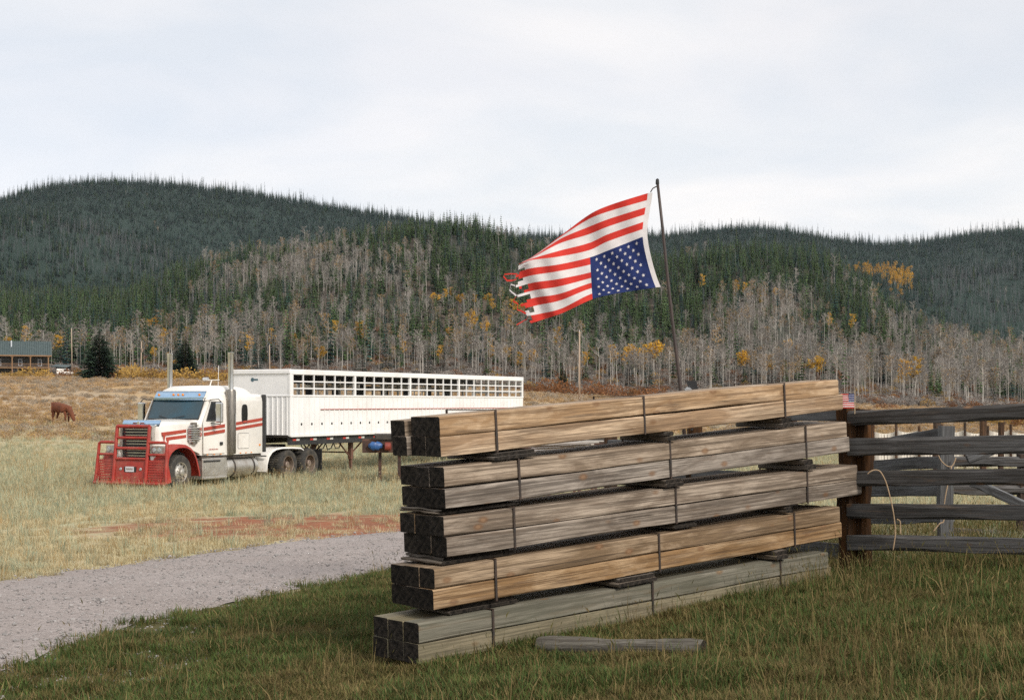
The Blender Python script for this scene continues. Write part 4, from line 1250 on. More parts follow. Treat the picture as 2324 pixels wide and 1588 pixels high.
# second panel behind it: boards climbing to a post, with braces
fb = empty('corral_gate', at(2145, 1250, 14.2)); tag(fb, 'grey board corral panel leaning behind the near fence', 'fence')
B0, B1 = 15.2, 14.1
beam('post', at(2145, 1262, 14.0), at(2147, 966, 14.0), .14, .10, W_back, fb, up=(0, 1, 0), seg=8, wob=.005)
for (yl0, yl1, yr0, yr1) in ((1000, 1028, 968, 1000), (1047, 1072, 1030, 1060), (1100, 1128, 1092, 1120), (1160, 1188, 1154, 1184), (1226, 1250, 1222, 1248)):
    beam('board', at(1968, (yl0 + yl1) / 2, B0), at(2160, (yr0 + yr1) / 2, B1), .05, (yl1 - yl0) / FOC * B0 * 1.05, W_back, fb, seg=10, wob=.006, ch=.006)
beam('brace', at(2305, 1000, 14.3), at(2195, 1042, 14.3), .06, .09, W_back, fb, seg=6)
beam('brace', at(2205, 1093, 14.3), at(2330, 1148, 14.0), .06, .09, W_back, fb, seg=6)
fc = empty('corral_rails', at(2324, 1250, 15.5)); tag(fc, 'low dark rails of the corral seen through the near fence at right', 'fence')
for (yl, yr) in ((1048, 1046), (1110, 1108), (1208, 1235)):
    beam('rail', at(2165, yl, 15.5), at(2600, yr, 15.0), .07, .105, W_dark, fc, seg=12, wob=.01, ch=.02)
beam('post', at(2322, 1262, 15.35), at(2322, 1030, 15.35), .11, .11, W_post, fc, up=(0, 1, 0), seg=6)

# corral run behind the timber stack, seen through its gaps
fr2 = empty('corral_run', (FPx - 1.2, FPy + 1.6, Hs(FPx - 1.2, FPy + 1.6))); tag(fr2, 'dark board corral fence behind the timber stack, glimpsed through the gaps', 'fence')
q0, q1 = at(1378, 912, 16.6), at(1925, 912, 13.2)
for (za, zb_, hh) in ((-.10, -.09, .15), (-.47, -.36, .17), (-.82, -.72, .16), (-1.14, -1.06, .15), (-1.45, -1.38, .15)):
    beam('board', (q0.x, q0.y, za - .05), (q1.x, q1.y, zb_ - .02), .06, hh, W_back, fr2, seg=14, wob=.008)
for t in (.02, .42, .8):
    px_ = q0 + (q1 - q0) * t
    beam('post', (px_.x, px_.y + .1, Hs(px_.x, px_.y) - .2), (px_.x, px_.y + .1, -.02 - .1 * (1 - t)), .15, .15, W_post, fr2, up=(0, 1, 0), seg=6)

# twine on the rails
M['twine'] = mat('twine', (.42, .30, .19), (.33, .23, .14), rough=.9, scale=30)


def z1p(zx, zy): return 1945.3 + .2466 * zx, 887.8 + .2466 * zy


def twine(pts, d0, d1, lab, r_=.006):
    P = [at(*z1p(*p), d0 + (d1 - d0) * i / max(len(pts) - 1, 1)) for i, p in enumerate(pts)]
    Q = []
    for i in range(len(P) - 1):
        a, b, c, d = P[max(i - 1, 0)], P[i], P[i + 1], P[min(i + 2, len(P) - 1)]
        for k in range(5):
            t = k / 5
            Q.append(.5 * ((2 * b) + (c - a) * t + (2 * a - 5 * b + 4 * c - d) * t * t + (3 * b - a - 3 * c + d) * t**3))
    Q.append(P[-1])
    tag(MB().tube(Q, r_, 6).build('twine', M['twine'], None, smooth=True), lab, 'twine')


twine([(95, 760), (125, 735), (170, 722), (212, 738), (250, 800), (278, 875), (302, 970), (327, 1080), (345, 1200), (350, 1320), (330, 1462)], 12.55, 12.5, 'long tan twine arching over the near fence rails beside the post')
twine([(748, 588), (775, 640), (825, 685), (868, 690), (893, 655), (908, 610)], 13.9, 13.9, 'tan twine knotted in a loop under the second fence rail')
twine([(868, 690), (862, 722), (832, 865), (803, 1030), (797, 1190), (760, 1215), (700, 1290)], 13.88, 13.8, 'tan twine hanging down the grey corral post')
twine([(365, 1175), (392, 1190), (398, 1230), (397, 1312)], 12.52, 12.5, 'short tan twine end between the two lowest near rails')

# ------------------------------------------------------------------ flag pole and worn flag
FLD = 13.4
pole_t, pole_m, pole_b = at(1492, 412, FLD), at(1516, 640, FLD), at(1546, 895, FLD)
pv = (pole_b - pole_m).normalized()
pg = pole_b + pv * 1.2; pg.z = Hs(pg.x, pg.y) - .1
pole = MB().tube([pg, pole_b, at(1531, 770, FLD), pole_m, at(1504, 520, FLD), pole_t], .019, 10, r1=.013).build('flagpole', mat('pole_dark', (.035, .025, .022), (.055, .035, .028), rough=.5, scale=8), None, smooth=True)
tag(pole, 'thin dark leaning flagpole behind the timber stack', 'flagpole')
MB().lathe([(.001, .03), (.015, .02), (.018, -.02), (.014, -.03)], axis='z', c=pole_t, n=10).build('cap', M['black'], pole, angle=40)


def z6(zx, zy): return 1109.8 + .3288 * zx, 391.7 + .3288 * zy


c0 = [(1108, 138), (1103, 187), (1093, 236), (1085, 286), (1077, 336), (1072, 386), (1072, 438), (1078, 488), (1088, 540), (1100, 590), (1113, 640), (1128, 690), (1145, 740), (1165, 790)]
c1 = [(830, 226), (826, 268), (822, 322), (818, 374), (815, 428), (812, 478), (815, 540), (820, 590), (826, 640), (832, 690), (838, 738), (844, 780), (850, 812), (858, 838)]
c2 = [(700, 285), (696, 318), (694, 372), (694, 424), (695, 484), (696, 534), (697, 585), (700, 634), (703, 687), (705, 727), (707, 760), (709, 797), (712, 834), (715, 873)]
c3 = [(505, 428), (500, 440), (492, 458), (486, 490), (482, 540), (480, 580), (480, 634), (480, 680), (482, 734), (485, 785), (490, 835), (497, 880), (505, 935), (515, 965)]
c4 = [(300, 580), (296, 585), (292, 590), (288, 594), (284, 598), (280, 606), (290, 660), (292, 710), (300, 760), (312, 812), (322, 862), (334, 915), (345, 975), (352, 1020)]
c5 = [(215, 622), (213, 624), (211, 626), (209, 628), (207, 630), (205, 640), (190, 690), (178, 742), (180, 795), (188, 845), (205, 893), (230, 940), (258, 990), (285, 1040)]
GU = np.array([0, .27, .40, .62, .86, 1.0])
GP = np.array([c0, c1, c2, c3, c4, c5], float)                     # columns x 14 stripe borders x 2
GD = np.zeros((6, 14))
for i in range(6):
    for j in range(14):
        GD[i, j] = -.05 * math.sin(GU[i] * 9 + j * .25) * min(1, GU[i] * 4) + (.30 * GU[i] * max(0, 1 - j / 5) if i >= 3 else 0) - .10 * GU[i]


def flag_pt(u, v):
    """u 0..1 along the fly, v 0..13 down the hoist -> world point"""
    def lag(vals):
        # cubic through the columns (Catmull-Rom on uneven knots)
        i = int(min(max(np.searchsorted(GU, u) - 1, 0), 4))
        t = (u - GU[i]) / (GU[i + 1] - GU[i])
        def tan(k):
            a, b = max(k - 1, 0), min(k + 1, 5)
            return (vals[b] - vals[a]) / (GU[b] - GU[a])
        h = GU[i + 1] - GU[i]
        return (2 * t**3 - 3 * t**2 + 1) * vals[i] + (t**3 - 2 * t**2 + t) * h * tan(i) + (-2 * t**3 + 3 * t**2) * vals[i + 1] + (t**3 - t**2) * h * tan(i + 1)
    j = int(min(v, 12)); f = v - j
    cp = lag(GP[:, j] * (1 - f) + GP[:, j + 1] * f); cd = lag(GD[:, j] * (1 - f) + GD[:, j + 1] * f)
    return at(*z6(cp[0], cp[1]), FLD + cd + .015 * math.sin(u * 30 + v * .7))


def cloth(name, c, c2, tr=.3):
    m, n, l, b = new_mat(name)
    tcn = n.new('ShaderNodeTexCoord'); z = n.new('ShaderNodeTexNoise'); z.inputs['Scale'].default_value = 14; z.inputs['Detail'].default_value = 8; l.new(tcn.outputs['Object'], z.inputs['Vector'])
    mr = n.new('ShaderNodeMapRange'); mr.inputs['From Min'].default_value = .35; mr.inputs['From Max'].default_value = .7; l.new(z.outputs['Fac'], mr.inputs['Value'])
    mx = n.new('ShaderNodeMix'); mx.data_type = 'RGBA'; mx.inputs[6].default_value = (*c, 1); mx.inputs[7].default_value = (*c2, 1); l.new(mr.outputs[0], mx.inputs[0])
    l.new(mx.outputs[2], b.inputs['Base Color']); b.inputs['Roughness'].default_value = .85; b.inputs['Specular IOR Level'].default_value = .15
    t = n.new('ShaderNodeBsdfTranslucent'); l.new(mx.outputs[2], t.inputs['Color'])
    ms = n.new('ShaderNodeMixShader'); ms.inputs[0].default_value = tr
    l.new(b.outputs[0], ms.inputs[1]); l.new(t.outputs[0], ms.inputs[2]); l.new(ms.outputs[0], n['Material Output'].inputs['Surface'])
    return m


C_red = cloth('flag_red', (.68, .055, .04), (.58, .045, .035)); C_wht = cloth('flag_white', (.80, .76, .75), (.70, .66, .65)); C_blu = cloth('flag_blue', (.022, .036, .13), (.017, .027, .095), .12)
flag = empty('flag', at(*z6(1108, 138), FLD)); tag(flag, 'tattered national flag flying upside down from the leaning pole', 'flag')
NU, SUB = 96, 3
for j in range(13):
    mb = MB()
    colr = [C_red, C_wht][j % 2]
    u0 = .40 if j >= 6 else .012
    for a in range(NU):
        ua, ub = u0 + (1 - u0) * a / NU, u0 + (1 - u0) * (a + 1) / NU
        for k in range(SUB):
            va, vb = j + k / SUB, j + (k + 1) / SUB
            # the worn fly end: bites and rips
            lim = .985 + .02 * math.sin(va * 5.1) + .012 * math.sin(va * 13) - .035 * (math.sin(va * 2.3 + 1.2) ** 4) - (.035 if (j + k) % 5 == 0 and j > 6 else 0)
            if ub > lim: continue
            if j in (8, 9, 11) and .905 < ub < .955 and k != (j % 3): continue
            mb.add([flag_pt(ua, va), flag_pt(ub, va), flag_pt(ub, vb), flag_pt(ua, vb)], [(0, 1, 2, 3)])
    mb.build('stripe', colr, flag, smooth=True).matrix_parent_inverse = flag.matrix_basis.inverted()
cb = MB()
for a in range(44):
    for k in range(28):
        ua, ub = .012 + .388 * a / 44, .012 + .388 * (a + 1) / 44; va, vb = 6 + 7 * k / 28, 6 + 7 * (k + 1) / 28
        cb.add([flag_pt(ua, va), flag_pt(ub, va), flag_pt(ub, vb), flag_pt(ua, vb)], [(0, 1, 2, 3)])
canton = cb.build('canton', C_blu, flag, smooth=True); canton.matrix_parent_inverse = flag.matrix_basis.inverted()
for r in range(9):
    for c in range(6 if r % 2 == 0 else 5):
        cu = .03 + .352 * ((c + (.5 if r % 2 == 0 else 1.0)) / 6); cvv = 6 + 7 * (r + .8) / 9.6
        mb = MB(); pts = []
        for q in range(10):
            rr = (.0128 if q % 2 == 0 else .0054); a = math.pi * 2 * q / 10 + math.pi
            pts.append(flag_pt(cu + rr * math.sin(a) * .95, cvv + rr * math.cos(a) * 22) + Vector((0, -.006, 0)))
        cen = flag_pt(cu, cvv) + Vector((0, -.006, 0))
        mb.add([cen] + pts, [(0, q + 1, (q + 1) % 10 + 1) for q in range(10)])
        so = mb.build('star', C_wht, canton, fix=False)
hd = MB()
for k in range(39):
    va, vb = k / 3, (k + 1) / 3
    a, b = flag_pt(.012, va), flag_pt(.012, vb); wv = Vector((.045, .0, .005))
    hd.add([a, b, b + wv, a + wv], [(0, 1, 2, 3)])
hd.build('header_tape', C_wht, flag, smooth=True).matrix_parent_inverse = flag.matrix_basis.inverted()
MB().tube([at(*z6(1115, 135), FLD), at(*z6(1130, 110), FLD), at(*z6(1158, 95), FLD)], .006, 6).build('clip', M['strap'], flag).matrix_parent_inverse = flag.matrix_basis.inverted()
for pts, mm in (([(195, 700), (150, 698), (105, 702), (100, 715), (125, 745), (160, 745), (190, 735)], C_red), ([(180, 780), (150, 770), (142, 810), (165, 830), (190, 850)], C_wht), ([(190, 850), (165, 885), (200, 905), (195, 945), (225, 955), (255, 972)], C_red),
                ([(270, 985), (262, 1010), (235, 1025), (190, 1050)], C_red), ([(205, 660), (240, 630), (275, 625)], C_wht)):
    tr_ = MB(); P = [at(*z6(*p), FLD - .12) for p in pts]
    for i in range(len(P) - 1):
        w_ = Vector((.003, 0, .0065)) * R.uniform(.6, 1.3)
        tr_.add([P[i] - w_, P[i + 1] - w_, P[i + 1] + w_, P[i] + w_], [(0, 1, 2, 3)])
    tr_.build('loose_thread', mm, flag).matrix_parent_inverse = flag.matrix_basis.inverted()

# solar spot light beside the pole
sl_ = empty('solar_spotlight', at(1566, 890, 13.1)); tag(sl_, 'small black solar spotlight beside the flagpole above the timber', 'light')
pnl = MB().add([(.0, -.01, .0), (.075, -.03, .0), (.055, -.03, .105), (-.035, -.01, .105), (.0, .01, .0), (.075, -.01, .0), (.055, -.01, .105), (-.035, .01, .105)], [(0, 1, 2, 3), (7, 6, 5, 4), (0, 4, 5, 1), (1, 5, 6, 2), (2, 6, 7, 3), (3, 7, 4, 0)]).build('panel', M['black'], sl_)
lm = MB().lathe([(.001, -.03), (.034, -.03), (.036, .0), (.028, .05), (.001, .06)], axis='y', c=(-.022, -.03, .012), n=14).build('lamp_head', M['chrome'], sl_, angle=40)
MB().tube([(.02, .0, .03), (.02, .02, -.35)], .012, 6).build('stake', M['black'], sl_)
# small flag stuck on the post
sf = empty('small_flag', at(1940, 926, 12.7)); tag(sf, 'small national flag on a stick set on the fence post', 'flag')
MB().tube([(0, 0, -.05), (.0, 0, .165)], .004, 6).build('stick', mat('stick_wood', (.5, .38, .24)), sf)
for j in range(13):
    z1_, z0_ = .128 - j * .0098, .128 - (j + 1) * .0098
    x1 = -.056 if j < 7 else -.004
    MB().box(-.128, x1, -.001 + .004 * math.sin(j), .001 + .004 * math.sin(j), z0_, z1_).build('stripe', [C_red, C_wht][j % 2], sf)
cn = MB().box(-.0555, -.004, -.002, .002, .06, .128).build('canton', cloth('flag_blue_small', (.05, .075, .22), (.04, .06, .18)), sf)
for a in range(5):
    for b in range(4): MB().box(-.052 + a * .0095, -.047 + a * .0095, -.003, -.0022, .067 + b * .0155, .073 + b * .0155).build('star', C_wht, cn)

# ------------------------------------------------------------------ white windbreak and posts beyond the corral
WBD = 46.0
wb = empty('windbreak_fence', at(2140, 1060, WBD)); tag(wb, 'white fabric windbreak hung between dark stakes beyond the corral', 'fence')
M['fabric'] = mat('windbreak_fabric', (.72, .68, .62), (.62, .57, .50), rough=.9, scale=.8)
px = 1930
k = 0
while px < 2560:
    mb = MB(); nseg = 8
    for i in range(nseg):
        a0, a1 = i / nseg, (i + 1) / nseg
        f0, f1 = 6 * math.sin(math.pi * a0), 6 * math.sin(math.pi * a1)
        mb.add([at(px + 52 * a0, 1062, WBD), at(px + 52 * a1, 1062, WBD - .05 * math.sin(9 * a1)), at(px + 52 * a1, 975 + f1 + 3 * (k % 2), WBD - .05 * math.sin(9 * a1)), at(px + 52 * a0, 975 + f0 + 3 * (k % 2), WBD)], [(0, 1, 2, 3)])
    o = mb.build('fabric_panel', M['fabric'], wb, smooth=True); o.matrix_parent_inverse = wb.matrix_basis.inverted()
    sk = MB().tube([at(px, 1085, WBD - .1), at(px, 966 - 4 * (k % 3), WBD - .1)], .045, 6).build('stake', W_post, wb); sk.matrix_parent_inverse = wb.matrix_basis.inverted()
    px += 52; k += 1
for px_, yt, yb, d_, r_, lb in ((2126, 955, 1075, 34, .15, 'dark round corral post showing just under the top fence rail near the grey gate'), (2231, 948, 1075, 33, .14, 'dark brown corral post showing between the upper rails right of the grey gate'), (2272, 958, 1075, 36, .13, 'grey tree stump like post beside the orange brush at the right edge')):
    b_ = at(px_, yb, d_)
    tag(beam('corral_post', (b_.x, d_, Hs(b_.x, d_) - .1), at(px_, yt, d_), r_, r_, W_post, None, up=(0, 1, 0), seg=6, wob=.01, ch=.03), lb, 'post')

# boards lying on trestles behind the stack, seen through the first gap
bd = empty('board_pile', at(1290, 1040, 30)); tag(bd, 'pile of pale weathered boards seen through the gap under the top bundle', 'boards')
M['pale'] = wood('pale_board', (.55, .50, .46), (.46, .42, .38), (.33, .29, .25), knots=False)
for i, (xa, ya, xb, yb) in enumerate(((1205, 1008, 1352, 1003), (1205, 1013, 1340, 1008), (1215, 1018, 1330, 1012), (1210, 1023, 1325, 1018), (1240, 1000, 1368, 1001))):
    beam('board', at(xa, ya, 29.0 + .25 * i), at(xb, yb, 30.2 + .25 * i), .22, .035, M['pale'], bd, seg=4, wob=.004)
for px_ in (1225, 1330):
    b_ = at(px_, 1030, 29.8); zt_ = zat(1027, 29.8); zg_ = Hs(b_.x, b_.y)
    beam('trestle_beam', (b_.x, b_.y - .75, zt_ - .06), (b_.x, b_.y + 1.25, zt_ - .06), .10, .12, M['rust'], bd, seg=2)
    for dy_ in (-.6, 1.1):
        for dx_ in (-.28, .28): beam('trestle_leg', (b_.x + dx_, b_.y + dy_, zg_ - .02), (b_.x + dx_ * .15, b_.y + dy_, zt_ - .13), .06, .06, M['rust'], bd, up=(0, 1, 0), seg=2)

# ------------------------------------------------------------------ log house on the left
M['logwall'] = mat('log_wall', (.050, .055, .050), (.075, .07, .058), rough=.8, scale=2, stretch=(.3, 1, 14))
M['roofing'] = mat('metal_roof_green', (.042, .066, .068), (.06, .085, .085), rough=.6, scale=1.2)
M['pine'] = mat('pine_trim', (.27, .155, .075), (.20, .115, .055), rough=.7, scale=3)
M['winframe'] = mat('window_frame_white', (.60, .64, .68), (.5, .54, .58), rough=.5)
HD = 385.0
hb = at(112, 852, HD); HZ = Hs(hb.x - 8, HD) - .1
house = empty('log_house', (hb.x, HD, HZ), rad(18.6)); tag(house, 'two storey dark log house with green metal roof and pine balcony', 'house')
HWD = 19.0
EZ = zat(806, HD) - HZ; RZ_ = zat(773, HD) - HZ; FZ = zat(834, HD) - HZ
MB().prism([(-HWD, 0), (0, 0), (0, EZ), (-HWD, EZ)], 2.2, 11).build('wall', M['logwall'], house)
for k in range(int(EZ / .32)):
    MB().tube([(-HWD, 2.16, .2 + k * .32), (.05, 2.16, .2 + k * .32)], .13, 6).build('log', M['logwall'], house)
rf = MB().add([(-HWD - .6, -.4, EZ - .1), (.6, -.4, EZ - .1), (.6, 5.6, RZ_), (-HWD - .6, 5.6, RZ_), (.6, 11.6, EZ - .1), (-HWD - .6, 11.6, EZ - .1)], [(0, 1, 2, 3), (3, 2, 4, 5)]).build('roof', M['roofing'], house)
sm = rf.modifiers.new('thick', 'SOLIDIFY'); sm.thickness = .22
for k in range(34):
    x = -HWD + k * .58
    MB().add([(x, -.42, EZ + .02), (x + .06, -.42, EZ + .02), (x + .06, 5.55, RZ_ + .12), (x, 5.55, RZ_ + .12), (x + .03, -.42, EZ + .09), (x + .03, 5.55, RZ_ + .19)], [(0, 4, 5, 3), (4, 1, 2, 5)]).build('roof_seam', M['roofing'], rf)
MB().box(-HWD - .6, .6, -.45, -.36, EZ - .32, EZ - .02).build('fascia', M['pine'], rf)
MB().tube([(-9.75, 3.2, EZ + 1.6), (-9.75, 3.2, EZ + 4.0)], .17, 10).build('chimney', M['winframe'], rf)
MB().add([(0.02, 2.2, EZ), (0.02, 11, EZ), (.02, 5.6, RZ_ - .2)], [(0, 1, 2)]).build('gable', M['logwall'], house)
bal = MB().box(-HWD, .2, -.1, 2.16, FZ - .22, FZ).build('balcony', M['pine'], house)
MB().box(-HWD, .2, -.12, -.02, FZ + .95, FZ + 1.05).build('rail', M['pine'], bal)
MB().box(-HWD, .2, -.1, -.04, FZ + .2, FZ + .28).build('rail', M['pine'], bal)
for k in range(62): MB().box(-HWD + k * .31, -HWD + .05 + k * .31, -.09, -.05, FZ + .25, FZ + .96).build('baluster', M['logwall'] if k % 1 else M['rust'], bal)
for x in (-.25, -4.85, -9.5, -14.2, -18.8):
    po = MB().box(x - .13, x + .13, -.14, .12, 0, EZ - .3).build('porch_post', M['pine'], house)
    MB().prism([(x - .5, EZ - .32), (x + .5, EZ - .32), (x + .13, EZ - .8), (x - .13, EZ - .8)], -.08, .06).build('bracket', M['pine'], po)
def hwin(x0, x1, z0, z1):
    w = MB().box(x0, x1, 1.98, 2.10, z0, z1).build('window', M['winframe'], house)
    MB().box(x0 + .12, x1 - .12, 1.965, 1.975, z0 + .12, (z0 + z1) / 2 - .05).build('pane', M['glass'], w); MB().box(x0 + .12, x1 - .12, 1.965, 1.975, (z0 + z1) / 2 + .05, z1 - .12).build('pane', M['glass'], w)
for zx in (40, 240, 427, -160): hwin((zx - 520) * .0268 - .45, (zx - 520) * .0268 + .55, FZ + .5, FZ + 2.3)
for zx in (15, 190, 385, -170): hwin((zx - 520) * .0268 - .6, (zx - 520) * .0268 + .7, .7, 2.0)
MB().box(-6.2, -5.8, 1.9, 2.02, .0, 2.1).build('door', M['pine'], house)
# lean-to and parked vehicle beside the house
sh = empty('shed', at(132, 851, 392)); sh.location.z = Hs(sh.location.x, 392); tag(sh, 'low dark open shed roof beside the log house', 'shed')
MB().add([(-2.2, 0, 2.5), (2.2, 0, 2.2), (2.2, 5, 2.9), (-2.2, 5, 3.2), (-2.2, 0, 2.3), (2.2, 0, 2.0), (2.2, 5, 2.7), (-2.2, 5, 3.0)], [(0, 1, 2, 3), (7, 6, 5, 4), (0, 4, 5, 1), (1, 5, 6, 2), (2, 6, 7, 3), (3, 7, 4, 0)]).build('roof', M['roofing'], sh)
for x in (-2, 2): MB().box(x - .08, x + .08, .2, .36, 0, 2.2).build('post', M['pine'], sh)
MB().box(-2.1, 2.1, 4.6, 4.7, 0, 2.7).build('wall', M['black'], sh)
cr = empty('parked_van', at(147, 850, 388), rad(20)); cr.location.z = Hs(cr.location.x, 388); tag(cr, 'white van parked by the shed next to the log house', 'van')
bd_ = MB(); bd_.prism([(-2.2, .4), (2.2, .4), (2.25, 1.0), (1.5, 1.15), (1.0, 1.85), (-2.15, 1.9)], -.9, .9); bd_.build('body', M['white_paint'], cr, bevel=.08)
MB().prism([(1.36, 1.17), (.93, 1.76), (-.2, 1.78), (-.2, 1.17)], -.915, .915).build('window', M['glass'], cr)
for x in (-1.4, 1.45):
    for y in (-.82, .82): MB().lathe([(.001, -.1), (.33, -.1), (.36, -.06), (.36, .06), (.33, .1), (.001, .1)], c=(x, y, .36), n=16).build('wheel', M['tyre'], cr)

# ------------------------------------------------------------------ utility poles and lines
M['polewood'] = mat('pole_wood', (.42, .33, .25), (.33, .25, .19), rough=.85, scale=2, stretch=(6, 6, .5))
def upole(px, yt, yb, d, lab, r_=.14, can=False):
    x = (px - CX) / FOC * d
    zb = Hs(x, d); zt = zat(yt, d)
    o = empty('utility_pole', (x, d, zb)); tag(o, lab, 'utility pole')
    MB().tube([(0, 0, -.5), (R.uniform(-.08, .08), 0, (zt - zb) * .5), (R.uniform(-.12, .12), 0, zt - zb)], r_, 8, r1=r_ * .72).build('shaft', M['polewood'], o, smooth=True)
    MB().lathe([(.02, 0), (.05, .02), (.05, .10), (.02, .16), (.03, .2), (.001, .22)], axis='z', c=(0, 0, zt - zb), n=8).build('insulator', M['winframe'], o)
    if can: MB().lathe([(.001, 0), (.2, 0), (.22, .05), (.22, .75), (.001, .82)], axis='z', c=(.28, -.05, (zt - zb) * .72), n=12).build('transformer', M['rim_steel'], o)
    return Vector((x, d, zt))
pA = upole(1315, 752, 913, 198, 'tall bare utility pole standing right of the livestock trailer')
pB = upole(320, 775, 845, 330, 'thin utility pole with a transformer between the two dark spruces', can=True)
pC = upole(612, 783, 842, 345, 'thin utility pole rising behind the truck\'s sleeper and the trailer front')
pD = upole(163, 745, 792, 398, 'utility pole behind the log house at the forest edge', .16)
for j, (tx, tz, lb) in enumerate(((150, 20, 'upper thin power line running right from the bare utility pole'), (150, 13, 'lower thin power line running right from the bare utility pole'))):
    P0 = pA + Vector((0, 0, -.3 - .9 * j)); P1 = Vector((tx, 290, tz))
    tag(MB().tube([P0 + (P1 - P0) * t + Vector((0, 0, -5 * t * (1 - t))) for t in [i / 16 for i in range(17)]], .011, 5).build('power_line', M['strap'], None), lb, 'wire')

# ------------------------------------------------------------------ grazing cow
CD = 107.0
cp = at(140, 962, CD); cz = Hs(cp.x, CD)
cow = empty('cow', (cp.x, CD, cz), rad(-38)); tag(cow, 'reddish brown cow grazing in the sage flat left of the truck', 'cow')


def skin(name, verts, edges, radii, m, parent, root=0, sub=2):
    me = bpy.data.meshes.new(name); me.from_pydata(verts, edges, [])
    o = bpy.data.objects.new(name, me); COL.objects.link(o); o.parent = parent
    me.materials.append(m)
    sk = o.modifiers.new('skin', 'SKIN')
    for i, v in enumerate(me.skin_vertices[0].data):
        v.radius = radii[i] if isinstance(radii[i], tuple) else (radii[i], radii[i]); v.use_root = (i == root)
    sk.use_smooth_shade = True
    s = o.modifiers.new('sub', 'SUBSURF'); s.levels = sub; s.render_levels = sub
    return o


V = [(-.75, 0, 1.08), (-.35, 0, 1.06), (.10, 0, 1.03), (.50, 0, 1.08), (.80, 0, .98), (1.05, 0, .74), (1.22, 0, .48), (1.33, 0, .30), (1.42, 0, .14),
     (-.72, .17, .95), (-.66, .19, .66), (-.80, .19, .42), (-.76, .19, .06), (-.72, -.17, .95), (-.62, -.19, .66), (-.72, -.19, .42), (-.66, -.19, .06),
     (.52, .16, .82), (.54, .17, .50), (.53, .17, .06), (.60, -.16, .82), (.68, -.17, .48), (.66, -.17, .06)]
E_ = [(0, 1), (1, 2), (2, 3), (3, 4), (4, 5), (5, 6), (6, 7), (7, 8), (0, 9), (9, 10), (10, 11), (11, 12), (0, 13), (13, 14), (14, 15), (15, 16), (3, 17), (17, 18), (18, 19), (3, 20), (20, 21), (21, 22)]
Rd = [.31, .35, .36, .33, .24, .17, .15, .12, .09, .17, .10, .062, .055, .17, .10, .062, .055, .13, .075, .055, .13, .075, .055]
M['cow'] = mat('cow_coat', (.165, .048, .016), (.10, .030, .012), rough=.85, scale=3)
skin('body', V, E_, Rd, M['cow'], cow, 1)
cow.scale = (1.12, 1.12, 1.12)
MB().tube([(-1.03, 0, 1.18), (-1.12, 0, 1.0), (-1.11, .02, .55), (-1.08, .02, .42)], .03, 6, r1=.045).build('tail', M['cow'], cow, smooth=True)
for sd in (1, -1):
    MB().add([(1.12, sd * .10, .62), (1.18, sd * .30, .60), (1.16, sd * .28, .50), (1.18, sd * .10, .52), (1.10, sd * .22, .57)], [(0, 1, 4), (1, 2, 4), (2, 3, 4), (3, 0, 4)]).build('ear', M['cow'], cow)
MB().add([(1.30, -.07, .50), (1.30, .07, .50), (1.42, .06, .26), (1.42, -.06, .26)], [(0, 1, 2, 3)]).build('face_blaze', mat('cow_face', (.33, .18, .10), None, rough=.9), cow)
# ------------------------------------------------------------------ vegetation materials
L_spruce = leaf_mat('spruce_needles', (.017, .050, .050), (.036, .072, .052), trans=.1, rnd=.3, nscale=.012)
L_spruce2 = leaf_mat('near_spruce_needles', (.020, .040, .026), (.040, .060, .034), trans=.1, rnd=.2, nscale=.4)
L_pine = leaf_mat('pine_needles', (.042, .082, .032), (.078, .115, .042), trans=.1, rnd=.35, nscale=.02)
L_snag = leaf_mat('dead_needles_grey', (.20, .20, .205), (.135, .14, .15), trans=.1, rnd=.3, nscale=.02)
L_trunk = leaf_mat('conifer_bark', (.10, .08, .065), (.14, .11, .09), trans=0, rnd=.2, nscale=.05)
L_aspen = leaf_mat('aspen_bark', (.56, .53, .48), (.36, .33, .29), trans=0, rnd=.3, nscale=.3)
L_twig = leaf_mat('bare_twigs', (.31, .28, .25), (.22, .20, .18), trans=.15, rnd=.3, nscale=.02)
L_gold = leaf_mat('aspen_gold_leaves', (.66, .40, .04), (.52, .28, .03), trans=.3, rnd=.25, nscale=.3)
L_dull = leaf_mat('aspen_dull_leaves', (.34, .215, .075), (.27, .175, .08), trans=.25, rnd=.3, nscale=.2)
L_ochre = leaf_mat('willow_ochre', (.44, .29, .075), (.33, .20, .06), trans=.25, rnd=.35, nscale=.2)
L_rust = leaf_mat('willow_rust', (.28, .125, .045), (.19, .09, .045), trans=.25, rnd=.3, nscale=.2)
L_stem = leaf_mat('willow_stems', (.12, .085, .065), (.17, .12, .085), trans=0, rnd=.2)
L_sage = leaf_mat('sage_leaves', (.36, .31, .25), (.27, .24, .185), trans=.15, rnd=.35, nscale=.15)
L_sagebrown = leaf_mat('sage_stems', (.38, .27, .165), (.29, .20, .13), trans=0, rnd=.3)
G_green = leaf_mat('grass_green', (.095, .138, .036), (.060, .098, .031), trans=.3, rnd=.3, nscale=1.2)
G_tan = leaf_mat('grass_tan', (.25, .19, .085), (.17, .125, .055), trans=.3, rnd=.3, nscale=.8)
G_olive = leaf_mat('grass_olive', (.135, .115, .04), (.09, .085, .03), trans=.3, rnd=.3, nscale=.8)
G_straw = leaf_mat('field_straw', (.55, .49, .32), (.45, .39, .24), trans=.25, rnd=.25, nscale=.25)
G_pale = leaf_mat('field_green', (.34, .385, .28), (.265, .31, .215), trans=.25, rnd=.25, nscale=.25)
G_gold = leaf_mat('field_ochre', (.40, .27, .11), (.31, .20, .09), trans=.25, rnd=.25, nscale=.25)


# ------------------------------------------------------------------ tree prototypes (mesh data shared by the copies)
def rv(a, b): return R.uniform(a, b)


